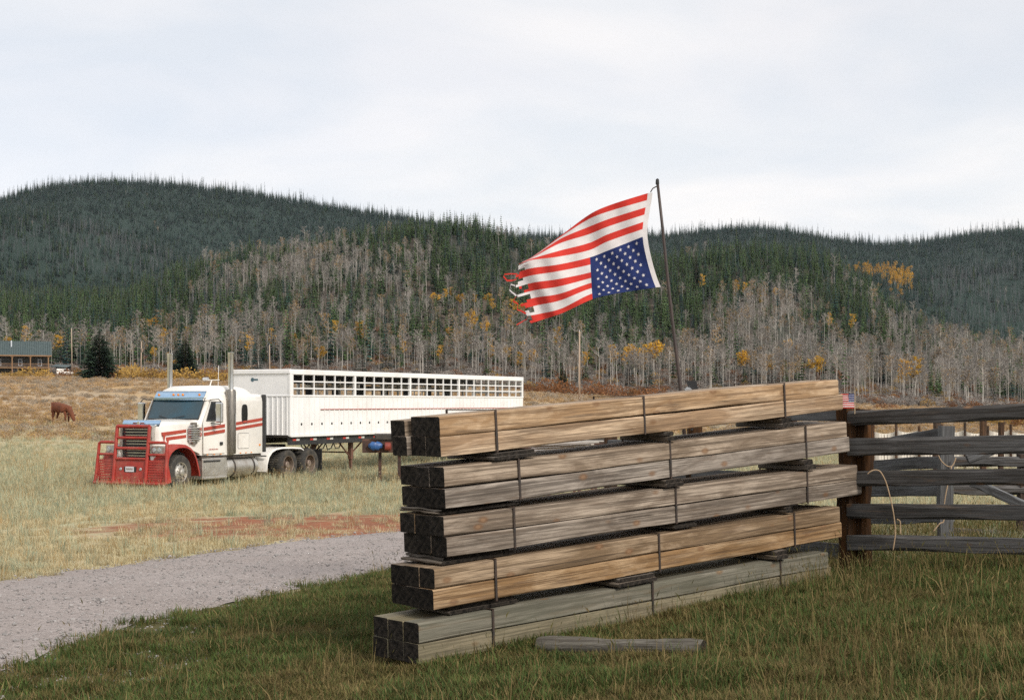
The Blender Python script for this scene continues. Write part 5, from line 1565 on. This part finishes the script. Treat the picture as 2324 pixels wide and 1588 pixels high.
def conifer_crown(h, r, levels, per, blades=1, bare=.08, ragged=.25, droop=.35):
    mb = MB()
    for k in range(levels):
        t = k / (levels - 1)
        z = h * (bare + (1 - bare) * t)
        rr = r * (1 - t) ** .72 * rv(1 - ragged, 1 + ragged * .6) + r * .04
        n = max(3, int(per * (1 - .55 * t)))
        a0 = rv(0, 6.28)
        for j in range(n):
            if R.random() < .10: continue
            a = a0 + 6.283 * j / n + rv(-.3, .3)
            L = rr * rv(.65, 1.12)
            dz = -droop * L * rv(.5, 1.2) + (.10 * L)
            d = Vector((math.cos(a), math.sin(a), 0)); s = Vector((-d.y, d.x, 0))
            b = Vector((0, 0, z))
            if blades == 1:
                w = L * .36
                tip = b + d * L + Vector((0, 0, dz)); mid = b + d * L * .55 + Vector((0, 0, dz * .35 + .02 * h))
                mb.add([b + Vector((0, 0, .03 * h)), mid + s * w, tip, mid - s * w, mid + Vector((0, 0, -.035 * h))], [(0, 1, 2), (0, 2, 3), (0, 1, 4), (3, 0, 4)] if j % 2 else [(0, 1, 2), (0, 2, 3)])
            else:
                for q in range(blades):
                    u = .25 + .75 * (q + .5) / blades
                    c = b + d * L * u + Vector((0, 0, dz * u * u))
                    w = L * .22 * (1.25 - u) + .05 * r
                    for sg in (1, -1):
                        tp = c + s * sg * w * rv(.8, 1.7) + d * L * rv(.05, .2) + Vector((0, 0, -w * rv(.1, .8)))
                        mb.tri(c - d * L * .08, c + d * L * .14, tp)
                mb.tri(b + s * .03 * L, b - s * .03 * L, b + d * L * 1.02 + Vector((0, 0, dz)))
    mb.tri((-.03 * r, 0, h * .93), (.03 * r, 0, h * .93), (0, 0, h * 1.03)); mb.tri((0, -.03 * r, h * .93), (0, .03 * r, h * .93), (0, 0, h * 1.03))
    return mb


def trunk_mb(h, r, mb=None, mi=0, lean=0.0, n=5, seg=3):
    mb = mb or MB()
    pts = [(lean * (i / seg) ** 1.5 * h + rv(-.01, .01) * h * (i > 0), rv(-.01, .01) * h * (i > 0), h * i / seg) for i in range(seg + 1)]
    mb.tube(pts, r, n, caps=False, mi=mi, r1=r * .25)
    return pts


def merged_conifer(h, r, levels, per, bare, snag=False, ragged=.25):
    mb = conifer_crown(h, r, levels, per, 1, bare, ragged)
    trunk_mb(h, .10 if not snag else .13, mb, 1, n=4, seg=1)
    return mb


conif = []
for i in range(5):
    h = rv(12, 17)
    conif.append(merged_conifer(h, rv(1.5, 2.2), 15, 7, rv(.05, .2)).mesh('conifer', [L_spruce, L_trunk]))
for i in range(4):
    conif.append(merged_conifer(rv(11, 17), rv(1.7, 2.6), 13, 8, rv(.08, .3), ragged=.4).mesh('pine', [L_pine, L_trunk]))
snags = []
for i in range(4):
    mb = MB(); h = rv(10, 15)
    trunk_mb(h, .15, mb, 1, lean=rv(-.03, .03), n=4, seg=2)
    for k in range(34):
        z = h * rv(.2, 1); a = rv(0, 6.28); L = (1 - z / h) * 1.3 + .35
        d = Vector((math.cos(a), math.sin(a), 0)); s = Vector((-d.y, d.x, 0)) * .11
        b = Vector((0, 0, z)); mb.tri(b + s, b - s, b + d * L + Vector((0, 0, rv(-.5, .3) * L)))
        if k % 2: mb.tri(b + d * L * .5 + Vector((0, 0, .12)), b + d * L * .5 - Vector((0, 0, .12)), b + d * L * .9 + s * 3)
    snags.append(mb.mesh('dead_conifer', [L_snag, L_snag]))


def aspen_parts(h, r, leaf_n, leaf_size, seed):
    """(trunk, crown) builders: pale stem forking high up, crown of fine twigs, some leaves"""
    tm = MB(); lean = rv(-.035, .035)
    pts = trunk_mb(h, rv(.075, .11), tm, 0, lean, n=5, seg=4)
    cm = MB()
    c0 = .58 + rv(-.08, .08)
    tips = []
    for k in range(15):
        t = c0 + (1 - c0) * (k / 14) ** .9 * .95
        a = rv(0, 6.28); L = r * (.55 + 1.0 * math.sin(math.pi * min(1, .15 + .85 * (t - c0) / (1 - c0))) ** .8) * .75 * rv(.6, 1.15)
        b = Vector((lean * t ** 1.5 * h, 0, h * t)); e = b + Vector((math.cos(a) * L, math.sin(a) * L, L * rv(.35, 1.1)))
        tm.tube([b, e], .03, 3, caps=False, r1=.01)
        tips.append((b, e))
    for (b, e) in tips:
        for q in range(20):
            p = b + (e - b) * rv(.25, 1.0); d = Vector((rv(-1, 1), rv(-1, 1), rv(.0, 1.2))).normalized() * rv(.4, 1.0); s = Vector((rv(-1, 1), rv(-1, 1), rv(-.4, .4))).normalized() * .06
            cm.tri(p + s, p - s, p + d, 0)
    for q in range(leaf_n):
        b, e = R.choice(tips); p = b + (e - b) * rv(.3, 1.15) + Vector((rv(-1, 1), rv(-1, 1), rv(-.8, 1))) * .42
        s = leaf_size * rv(.6, 1.3); u = Vector((rv(-1, 1), rv(-1, 1), rv(-1, 1))).normalized() * s; w = Vector((rv(-1, 1), rv(-1, 1), rv(-1, 1))).normalized() * s
        cm.tri(p, p + u, p + w, 1)
    return tm, cm


asp_far, asp_ind = [], []
for i in range(9):
    ty = 0 if i < 5 else (1 if i < 7 else 2)              # bare, dull leaves, gold
    leafm = [L_twig, L_dull, L_gold][ty]
    h, r = rv(11, 15), rv(1.45, 2.1)
    tm, cm = aspen_parts(h, r, (70, 170, 480)[ty], (.25, .36, .46)[ty], i)
    asp_ind.append((tm.mesh('aspen_trunk', [L_aspen]), cm.mesh('aspen_crown', [L_twig, leafm]), ty, h))
    mb = MB(); mb.add(tm.v, tm.f, 0)
    n0 = len(mb.v); mb.v += cm.v
    for f, m_ in zip(cm.f, cm.m): mb.f.append(tuple(x + n0 for x in f)); mb.m.append(1 + m_)
    asp_far.append(mb.mesh('aspen', [L_aspen, L_twig, leafm]))

# ------------------------------------------------------------------ wooded hills: trees too far to tell apart
NT = 185000
ys = np.sqrt(NR.uniform(430**2, 2320**2, NT)); us = NR.uniform(-330, 2650, NT)
xs = (us - CX) / FOC * ys
zs = H(xs, ys)
vs_ = HOR - FOC * zs / ys


def blob(u, v, cu, cv, ru, rv_, s=1.0):
    return s * np.exp(-(((u - cu) / ru) ** 2 + ((v - cv) / rv_) ** 2) ** 1.5)


nz1 = fbm(xs, ys, 170, 4); nz2 = fbm(xs + 700, ys - 300, 90, 4)
asp = (blob(us, vs_, 830, 630, 190, 75, .72) + blob(us, vs_, 1010, 720, 260, 60, .35) + blob(us, vs_, 560, 650, 150, 60, .5) + blob(us, vs_, 1740, 735, 120, 55, 1.1) + blob(us, vs_, 1620, 850, 330, 45, .8)
       + blob(us, vs_, 2120, 850, 300, 70, .95) + blob(us, vs_, 2000, 760, 110, 50, .4) + blob(us, vs_, 700, 790, 500, 40, .35))
asp = np.where(vs_ > 838, asp + .30, asp) + .42 * nz1 - .20
asp = np.where(ys < 545, asp + .40, asp)
asp = np.where((ys > 1080) | ((us < 420) & (ys > 560)), asp * .12, asp)
dead = .06 + .22 * nz2 + blob(us, vs_, 250, 560, 260, 75, .42) + blob(us, vs_, 2250, 690, 190, 110, .75) + blob(us, vs_, 480, 680, 130, 40, .35) + blob(us, vs_, 1300, 650, 260, 60, .15)
dead = np.where((ys > 1380) & (us < 1100), dead * .3, dead) + blob(us, vs_, 120, 600, 330, 60, .15) * (ys < 1400)
gold = blob(us, vs_, 1990, 622, 50, 13, 3.0) * (ys > 950) + blob(us, vs_, 2040, 650, 30, 25, 2.0) * (ys > 950) + .05 * (vs_ > 770) + blob(us, vs_, 400, 800, 70, 25, .5) + blob(us, vs_, 1150, 780, 160, 30, .3) + blob(us, vs_, 1680, 690, 90, 18, .5)
rnd_ = NR.uniform(0, 1, NT)
kind = np.zeros(NT, int)
kind[rnd_ < np.clip(dead, .05, .8)] = 1
r2_ = NR.uniform(0, 1, NT)
is_a = r2_ < np.clip(asp, 0, .9)
kind[is_a] = 2
kind[is_a & (NR.uniform(0, 1, NT) < .16 + gold * .4)] = 3
kind[NR.uniform(0, 1, NT) < gold * .35] = 4
kind[(ys < 1000) & (kind == 4) & (NR.uniform(0, 1, NT) < .6)] = 3
# openings of red earth and brush low on the slopes
keep = NR.uniform(0, 1, NT) > blob(us, vs_, 1930, 800, 130, 16, .75) + blob(us, vs_, 1000, 700, 220, 18, .45) + np.clip(.9 * fbm(xs - 200, ys + 90, 70, 4) - .15, 0, .6)
rot = np.stack([NR.normal(0, .03, NT), NR.normal(0, .03, NT), NR.uniform(0, 6.28, NT)], 1)
scl = np.clip(NR.normal(.68, .19, NT), .30, 1.25) * np.where(ys > 1700, .85, 1.0)
em_ = (ys > 1880) & (ys < 2060) & (NR.uniform(0, 1, NT) < .06)
scl = np.where(em_, NR.uniform(.95, 1.4, NT), scl)
P3 = np.stack([xs, ys, zs - .2], 1)
for nm, lab, prot, sel, pick in (('conifer_forest', 'dark green spruce and pine forest covering the hills', conif, kind == 0, None),
                                 ('dead_forest', 'grey dead conifers scattered through the hillside forest', snags, kind == 1, lambda n: NR.randint(0, 4, n)),
                                 ('aspen_forest', 'pale bare aspen stands with some gold crowns on the slopes', asp_far, kind >= 2, None)):
    s = sel & keep
    n = int(s.sum())
    if pick: idx = pick(n)
    elif nm == 'conifer_forest': idx = np.where(NR.uniform(0, 1, n) < np.clip(1.45 - ys[s] / 1000, .05, .75), NR.randint(5, 9, n), NR.randint(0, 5, n))
    else:
        kk = kind[s]; idx = np.where(kk == 2, NR.randint(0, 5, n), np.where(kk == 3, NR.randint(5, 7, n), NR.randint(7, 9, n)))
    scatter(nm, lab, prot, P3[s], rot[s], scl[s], idx)

# ------------------------------------------------------------------ the nearest trees, one by one
def place_aspen(u, d, ty, lab, grp, h=None):
    cand = [a for a in asp_ind if a[2] == ty]
    t = R.choice(cand)
    x = (u - CX) / FOC * d
    o = empty('aspen_tree', (x, d, Hs(x, d) - .15), rv(0, 6.28)); tag(o, lab, 'tree', grp)
    s = (h or rv(9.5, 14)) / t[3]
    o.scale = (s * (rv(1.15, 1.4) if ty == 2 else rv(.85, 1.1)),) * 2 + (s,)
    for nm, me in (('trunk', t[0]), ('crown', t[1])):
        q = bpy.data.objects.new(nm, me); COL.objects.link(q); q.parent = o


GOLDS = [(395, 742, 520), (425, 748, 500), (372, 758, 505), (989, 750, 560), (1010, 748, 570), (1024, 742, 575), (1046, 754, 560), (1077, 750, 565), (1107, 738, 570), (1118, 746, 560), (1152, 744, 570), (1183, 750, 560), (1221, 750, 560), (1256, 748, 560),
         (917, 785, 450), (935, 790, 445), (998, 796, 440), (1116, 792, 450), (1150, 792, 450), (1211, 800, 445), (1298, 797, 440), (1327, 800, 440), (1392, 785, 440), (1420, 790, 438), (1440, 786, 442), (1484, 778, 445), (1690, 800, 440), (1749, 806, 435), (1850, 812, 430), (2078, 812, 430), (2050, 818, 425), (730, 825, 420), (60, 742, 470), (130, 762, 455), (550, 775, 470)]
ORD = ['first', 'second', 'third', 'fourth', 'fifth', 'sixth', 'seventh', 'eighth', 'ninth', 'tenth', 'eleventh', 'twelfth', 'thirteenth', 'fourteenth', 'fifteenth']
SEG = [(0, 200, 0, 9e9, 'behind the log house'), (200, 600, 0, 9e9, 'in the clump above the truck'), (600, 1280, 500, 9e9, 'in the upper row above the trailer'), (600, 1280, 0, 500, 'in the lower row just above the trailer roof'),
       (1280, 1360, 0, 9e9, 'by the tall utility pole'), (1360, 1500, 0, 9e9, 'between the utility pole and the flagpole'), (1500, 2400, 0, 9e9, 'above the right half of the timber stack')]


def gold_label(u, d):
    for a, b, c, e, w in SEG:
        if a <= u < b and c <= d < e:
            k = sorted(g[0] for g in GOLDS if a <= g[0] < b and c <= g[2] < e).index(u)
            return 'gold aspen %s, %s from left' % (w, ORD[k])


for (u, v, d) in GOLDS:
    x = (u - CX) / FOC * d
    h = zat(v, d) - Hs(x, d)
    place_aspen(u, d, 2 if R.random() < .85 else 1, gold_label(u, d), 'gold aspens at the foot of the hills', min(max(h, 8), 17))
for k in range(170):
    u = rv(-30, 2350)
    if 600 < u < 1180 and R.random() < .35: u = rv(1250, 2350)
    d = 404 + abs(R.gauss(0, 26))
    place_aspen(u, d, 0 if R.random() < .8 else 1, 'slender bare aspen in the pale stand along the foot of the hills', 'bare aspens along the foot of the hills')
ind_con = []
for i in range(4):
    h = 14; r = rv(2.0, 2.7)
    ind_con.append((MB(), conifer_crown(h, r, 26, 11, 3, .04, .25).mesh('conifer_crown', [L_spruce])))
    trunk_mb(h, .17, ind_con[-1][0]); ind_con[-1] = (ind_con[-1][0].mesh('conifer_trunk', [L_trunk]), ind_con[-1][1])
for k in range(60):
    u = rv(-20, 2350); d = 408 + abs(R.gauss(0, 45))
    if 1500 < u < 2330 and R.random() < .55: continue
    x = (u - CX) / FOC * d
    o = empty('spruce_tree', (x, d, Hs(x, d) - .2), rv(0, 6.28)); tag(o, 'dark spruce standing among the aspens along the foot of the hills', 'tree', 'spruces along the foot of the hills')
    s = rv(.5, 1.0); o.scale = (s * rv(.85, 1.1),) * 2 + (s,)
    t = R.choice(ind_con)
    for nm, me in (('trunk', t[0]), ('crown', t[1])):
        q = bpy.data.objects.new(nm, me); COL.objects.link(q); q.parent = o


def lone_spruce(u, vt, vb, d, wpx, lab, grp=None):
    x = (u - CX) / FOC * d; zb = Hs(x, d)
    h = zat(vt, d) - zb; r = wpx / 2 / FOC * d * 1.12
    o = empty('spruce_tree', (x, d, zb - .1)); tag(o, lab, 'tree', grp)
    tm = MB(); trunk_mb(h, .02 * h, tm, n=8, seg=5); tm.build('trunk', L_trunk, o, fix=False)
    conifer_crown(h, r, 40, 16, 5, .03, .22, .30).build('crown', L_spruce2, o, fix=False)


lone_spruce(226, 748, 864, 250, 96, 'large dark spruce right of the log house, branches spread wide at its base')
lone_spruce(420, 770, 855, 285, 80, 'dense dark conical spruce behind the truck\'s exhaust stack')
lone_spruce(1277, 832, 905, 330, 40, 'short dark spruce left of the tall utility pole')
lone_spruce(1580, 580, 700, 640, 44, 'tall dark spruce on the slope right of the flag')
lone_spruce(1998, 765, 860, 470, 44, 'dark spruce on the brown slope above the right of the stack')

# ------------------------------------------------------------------ willow brush
def bush_mesh(leafm, seed, n_leaf=420, n_stem=46):
    mb = MB()
    for k in range(n_stem):
        a = rv(0, 6.28); b = Vector((math.cos(a), math.sin(a), 0)) * rv(0, .35); e = b + Vector((math.cos(a) * rv(.1, .75), math.sin(a) * rv(.1, .75), rv(.5, 1.05)))
        s = Vector((-math.sin(a), math.cos(a), 0)) * .018
        mb.tri(b + s, b - s, e, 1)
    for k in range(n_leaf):
        a = rv(0, 6.28); rr = math.sqrt(rv(0, 1)); t = rv(.0, 1)
        p = Vector((math.cos(a) * rr * .95, math.sin(a) * rr * .95, (.15 + .85 * t) * math.sqrt(max(0.05, 1 - rr * rr * .85)) * rv(.8, 1.1)))
        u = Vector((rv(-1, 1), rv(-1, 1), rv(-.2, 1.5))).normalized() * rv(.08, .18); w = Vector((rv(-1, 1), rv(-1, 1), rv(-.5, .5))).normalized() * rv(.04, .09)
        mb.tri(p - w, p + w, p + u, 0)
    return mb.mesh('bush', [leafm, L_stem])


bush_o = [bush_mesh(L_ochre, i) for i in range(3)]
bush_r = [bush_mesh(L_rust, i) for i in range(3)]
BUSH = {}
for (u, v, d, w, h, ty, lab, grp) in [
    (30, 858, 300, 62, 17, 0, None, 'a'), (66, 858, 270, 66, 24, 0, None, 'a'), (100, 860, 262, 44, 20, 0, None, 'a'), (155, 862, 262, 60, 22, 1, None, 'a'), (180, 862, 255, 36, 18, 0, None, 'a'), (262, 866, 250, 50, 18, 1, None, 'a'),
    (300, 868, 245, 74, 24, 0, None, 'a'), (345, 868, 245, 70, 24, 0, None, 'a'), (385, 870, 243, 60, 22, 0, None, 'a'), (425, 872, 243, 70, 24, 0, None, 'a'), (470, 872, 243, 70, 22, 0, None, 'a'), (515, 874, 243, 60, 22, 0, None, 'a'), (560, 876, 243, 60, 22, 0, None, 'a'),
    (275, 838, 330, 44, 24, 0, None, 'b'), (305, 838, 335, 50, 27, 0, None, 'b'), (340, 843, 330, 46, 20, 1, None, 'b'), (368, 845, 330, 40, 16, 1, None, 'b'), (470, 850, 330, 50, 22, 1, None, 'b'), (500, 852, 330, 40, 18, 1, None, 'b'),
    (1215, 905, 300, 60, 22, 1, None, 'c'), (1250, 908, 285, 70, 30, 1, None, 'c'), (1285, 910, 280, 60, 28, 1, None, 'c'), (1345, 910, 280, 70, 30, 1, None, 'c'), (1385, 912, 285, 70, 26, 1, None, 'c'), (1425, 915, 290, 60, 22, 1, None, 'c'), (1470, 915, 300, 60, 20, 1, None, 'c'),
    (2010, 928, 330, 60, 12, 1, None, 'd'), (2060, 972, 150, 90, 18, 0, None, 'd'), (2230, 970, 150, 80, 22, 0, None, 'd'), (2290, 972, 145, 90, 30, 0, None, 'd'), (2345, 972, 140, 90, 30, 1, None, 'd')]:
    LAB = {'a': 'ochre willow bush in the row below the log house', 'b': 'russet and ochre willow bush on the rise before the aspens', 'c': 'rust brown willow bush by the tall utility pole', 'd': 'golden bush beyond the corral rails'}
    x = (u - CX) / FOC * d
    o = bpy.data.objects.new('willow_bush', R.choice(bush_o if ty == 0 else bush_r)); COL.objects.link(o)
    o.location = (x, d, Hs(x, d) - .1); o.rotation_euler = (0, 0, rv(0, 6.28))
    o.scale = (w / FOC * d * .56, w / FOC * d * .56, h / FOC * d * 1.35)
    BUSH[grp] = BUSH.get(grp, -1) + 1
    tag(o, LAB[grp] + ', %s from the left' % ORD[BUSH[grp]], 'bush', {'a': 'willow row below the house', 'b': 'willows on the rise', 'c': 'willows at the utility pole', 'd': 'brush beyond the corral'}[grp])

# undergrowth between the nearest trees
bush_t = [bush_mesh(L_twig, i, 260, 60) for i in range(3)]
n = 7000
by = 398 + np.abs(NR.normal(0, 55, n)); bx = NR.uniform(-.46, .46, n) * by
scatter('undergrowth', 'grey brown brush under the aspens along the foot of the hills', bush_t + bush_r[:2] + bush_o[:1], np.stack([bx, by, H(bx, by) - .1], 1), np.stack([np.zeros(n), np.zeros(n), NR.uniform(0, 6.28, n)], 1), NR.uniform(1.0, 2.4, n), NR.choice(6, n, p=[.27, .27, .26, .08, .07, .05]))

# ------------------------------------------------------------------ grass, sage and stones
def tuft(n, rad_, h0, h1, w, mats, lean=.5, seed_head=0.0):
    mb = MB()
    for k in range(n):
        a = rv(0, 6.28); rr = rad_ * math.sqrt(rv(0, 1))
        b = Vector((math.cos(a) * rr, math.sin(a) * rr, -.01)); a2 = a + rv(-1.3, 1.3)
        d = Vector((math.cos(a2), math.sin(a2), 0)); h = rv(h0, h1); l_ = h * lean * rv(.2, 1.3)
        s = Vector((-d.y, d.x, 0)) * w * rv(.6, 1.3)
        m1 = b + d * l_ * .3 + Vector((0, 0, h * .55)); e = b + d * l_ + Vector((0, 0, h * rv(.8, 1.0)))
        mi = R.choices(range(len(mats)), [m[1] for m in mats])[0]
        mb.add([b - s, b + s, m1 + s * .8, m1 - s * .8, e], [(0, 1, 2, 3), (3, 2, 4)], mi)
        if R.random() < seed_head:
            mb.add([e - s * .9, e + s * .9, e + d * l_ * .2 + Vector((0, 0, h * .14)), e + Vector((0, 0, h * .07)) + Vector((s.y, -s.x, 0)) * .9], [(0, 1, 2), (0, 3, 2)], len(mats) - 1)
    return mb.mesh('tuft', [m[0] for m in mats])


near_t = [tuft(40, .085, .03, .085, .0032, [(G_green, 5), (G_olive, 2), (G_tan, 1)], .7) for _ in range(3)] + \
         [tuft(40, .085, .025, .07, .003, [(G_olive, 5), (G_tan, 3), (G_green, 1)], .8) for _ in range(3)] + \
         [tuft(9, .07, .10, .24, .0026, [(G_green, 3), (G_tan, 2)], .55, .3) for _ in range(2)] + \
         [tuft(6, .06, .14, .30, .0024, [(G_tan, 4), (G_olive, 1)], .6, .5) for _ in range(2)]
# close turf: from the bottom of the picture to the road and the corral
n = 112000
gy = NR.uniform(4.0, 19.0, n); gx_ = NR.uniform(-9.5, 9.5, n)
_in = np.abs(gx_) < .62 * gy + 3.0
gy, gx_ = gy[_in], gx_[_in]; n = len(gy)
on_road = road_mask(gx_, gy)
left = gx_ < (LOE[:, 0].max())
edge_d = np.interp(gx_, LOE[:, 0], LOE[:, 1])
dist = gy - edge_d + .35 * fbm(gx_ * 2, gy * 2, 2.1, 4)
okg = (gx_ > LOE[-1, 0] - .1) | (NR.uniform(0, 1, n) < np.clip((.45 - dist) / 1.5, 0, 1) ** 1.3)
# thin, gravelly turf at lower left
thin = np.clip((-gx_ - .9) / 1.6, 0, 1) * np.clip(1.0 + .8 * fbm(gx_, gy, 1.3, 3), .3, 1.3)
okg &= NR.uniform(0, 1, n) > thin * .62
gx_, gy = gx_[okg], gy[okg]; n = len(gx_)
tone = fbm(gx_ * 1.0 + 3, gy, 3.1, 4) + .35 * np.clip((9.2 - gy) / 1.5, -1, 1)
idx = np.where(tone > .05, NR.randint(3, 6, n), NR.randint(0, 3, n))
tall = NR.uniform(0, 1, n)
tall_p = .03 + .05 * (gx_ > 2) + .12 * np.exp(-(((gx_ - 2.0) / .7) ** 2 + ((gy - 8.8) / 1.0) ** 2)) + .14 * ((gy > 11.6) & (gx_ > 1.5))
idx = np.where(tall < tall_p, NR.randint(6, 10, n), idx)
gz_ = H(gx_, gy)
scatter('grass', 'short green and olive turf in the foreground with taller seed stalks', near_t, np.stack([gx_, gy, gz_], 1), np.stack([NR.normal(0, .12, n), NR.normal(0, .12, n), NR.uniform(0, 6.28, n)], 1), NR.uniform(.7, 1.35, n), idx)

fld = [tuft(30, .16, .10, .30, .0055, [(G_straw, 4), (G_pale, 4)], .6) for _ in range(3)] + [tuft(30, .16, .06, .20, .0055, [(G_straw, 6), (G_gold, 2)], .8) for _ in range(3)] + \
      [tuft(16, .15, .25, .55, .006, [(G_pale, 4), (G_straw, 2)], .35, .4) for _ in range(2)] + [tuft(12, .14, .25, .5, .006, [(G_straw, 4), (G_gold, 1)], .4, .6) for _ in range(2)]
n = 105000
fy = np.exp(NR.uniform(math.log(13.5), math.log(118), n)); fk = NR.uniform(-.56, .56, n); fx = fk * fy
far_e = np.interp(fx, UPE[:, 0], UPE[:, 1])
okf = ((fx > 3.4) | (fy > far_e)) | ((fx < LOE[-1, 0]) & (fy > far_e - .8) & (NR.uniform(0, 1, n) < np.clip(1 + (fy - far_e + .4 * fbm(fx, fy, 1.7, 3)) / .6, 0, 1) * .5))
red = ((fx + 2.6) / 5.4) ** 2 + ((fy - 26.6) / 4.6) ** 2 + 1.3 * fbm(fx, fy, 3, 4)
okf &= NR.uniform(0, 1, n) > np.where(red < 1.1, .93, 0)
okf &= NR.uniform(0, 1, n) < np.where(fbm(fx + 40, fy, 5, 3) > .35, .55, 1)
okf &= ~((fx > 3.4) & (fy < 13.2))
fx, fy = fx[okf], fy[okf]; n = len(fx)
green = fbm(fx - 9, fy, 11, 4) + .9 * np.exp(-((fy - 52) / 16) ** 2) * 1.0 - .9 * np.clip((34 - fy) / 12, 0, 1) + .25 * (fx > -12) * (fy > 36)
idx = np.where(green > .15, NR.randint(0, 3, n), NR.randint(3, 6, n))
idx = np.where(NR.uniform(0, 1, n) < np.clip(.10 + .22 * (green > .4), 0, 1), NR.randint(6, 10, n), idx)
scatter('field_grass', 'pale straw and green field grass around the truck', fld, np.stack([fx, fy, H(fx, fy)], 1), np.stack([NR.normal(0, .12, n), NR.normal(0, .12, n), NR.uniform(0, 6.28, n)], 1), NR.uniform(.7, 1.3, n) * np.clip(.22 + fy / 75, .40, .85), idx)

sg = []
for i in range(6):
    mb = MB()
    for k in range(150):
        a = rv(0, 6.28); rr = math.sqrt(rv(0, 1)) * .5
        p = Vector((math.cos(a) * rr, math.sin(a) * rr, rv(.05, .5) * math.sqrt(1.05 - (rr / .5) ** 2)))
        u = Vector((rv(-1, 1), rv(-1, 1), rv(.2, 1.6))).normalized() * rv(.07, .17); w = Vector((rv(-1, 1), rv(-1, 1), rv(-.4, .4))).normalized() * rv(.02, .05)
        mb.tri(p - w, p + w, p + u, 0 if R.random() < .75 else 1)
    sg.append(mb.mesh('sage', [[L_sage, L_sagebrown], [L_sagebrown, L_ochre], [L_sage, L_sagebrown]][i % 3]))
n = 30000
sy = np.exp(NR.uniform(math.log(84), math.log(398), n)); sx = NR.uniform(-.46, .46, n) * sy
oks = (NR.uniform(0, 1, n) < np.clip((sy - 80) / 40, 0, 1)) & (fbm(sx, sy, 28, 4) > -.5)
sx, sy = sx[oks], sy[oks]; n = len(sx)
band = fbm(sx, sy * 2.2, 60, 3)
scatter('sagebrush', 'low grey and tan sagebrush covering the flat beyond the field', sg, np.stack([sx, sy, H(sx, sy)], 1), np.stack([np.zeros(n), np.zeros(n), NR.uniform(0, 6.28, n)], 1), NR.uniform(.6, 1.3, n) * np.clip(sy / 220, .7, 1.05), np.where(band > .1, NR.randint(0, 2, n) * 3 + 1, NR.randint(0, 6, n)))

stn = []
M['stone'] = mat('gravel_stone', (.30, .285, .275), (.22, .205, .20), rough=.95, scale=6, rnd=.35)
for i in range(4):
    bm = bmesh.new(); bmesh.ops.create_icosphere(bm, subdivisions=1, radius=1)
    for v in bm.verts: v.co = Vector((v.co.x * rv(.8, 1.2), v.co.y * rv(.7, 1.1), v.co.z * rv(.45, .75)))
    me = bpy.data.meshes.new('stone'); bm.to_mesh(me); bm.free(); me.materials.append(M['stone']); stn.append(me)
n = 13000
a_ = NR.uniform(0, 1, n); i0 = (a_ * (NRX - 1)).astype(int); t_ = NR.uniform(-.05, 1.03, n)
px_ = LOE[i0, 0] * (1 - t_) + UPE[i0, 0] * t_ + NR.normal(0, .05, n); py_ = LOE[i0, 1] * (1 - t_) + UPE[i0, 1] * t_ + NR.normal(0, .05, n)
m2 = 6000
ex_x = NR.uniform(-5, .2, m2); ex_y = NR.uniform(6.5, 12.5, m2); ko = (ex_y < np.interp(ex_x, LOE[:, 0], LOE[:, 1])) & (NR.uniform(0, 1, m2) < np.clip((-ex_x - .2) / 2.0, 0, 1))
px_ = np.concatenate([px_, ex_x[ko]]); py_ = np.concatenate([py_, ex_y[ko]]); n = len(px_)
scatter('gravel', 'loose grey gravel stones on the track', stn, np.stack([px_, py_, H(px_, py_) + .040 * road_mask(px_, py_)], 1), NR.uniform(0, 6.28, (n, 3)) * np.array([.05, .05, 1]), NR.uniform(.005, .016, n) + .014 * (NR.uniform(0, 1, n) > .96), NR.randint(0, 4, n))

# ------------------------------------------------------------------ the air over the valley
hz_lo = float(ZZ.min()) - 1.0
hz_hi = 345.0
hx = float(np.abs(XX).max()) + 20
hz = MB().box(-hx, hx, float(YY.min()) - 20, float(YY.max()) + 20, hz_lo, hz_hi)
hm = bpy.data.materials.new('haze'); hm.use_nodes = True
hn, hl2 = hm.node_tree.nodes, hm.node_tree.links
hn.clear()
ho = hn.new('ShaderNodeOutputMaterial'); hv_ = hn.new('ShaderNodeVolumePrincipled')
hv_.inputs['Color'].default_value = (.80, .88, 1.0, 1); hv_.inputs['Density'].default_value = .000028; hv_.inputs['Anisotropy'].default_value = 0.2
hl2.new(hv_.outputs[0], ho.inputs['Volume'])
tag(hz.build('haze', hm), 'thin pale haze filling the valley air', None, None, 'stuff')
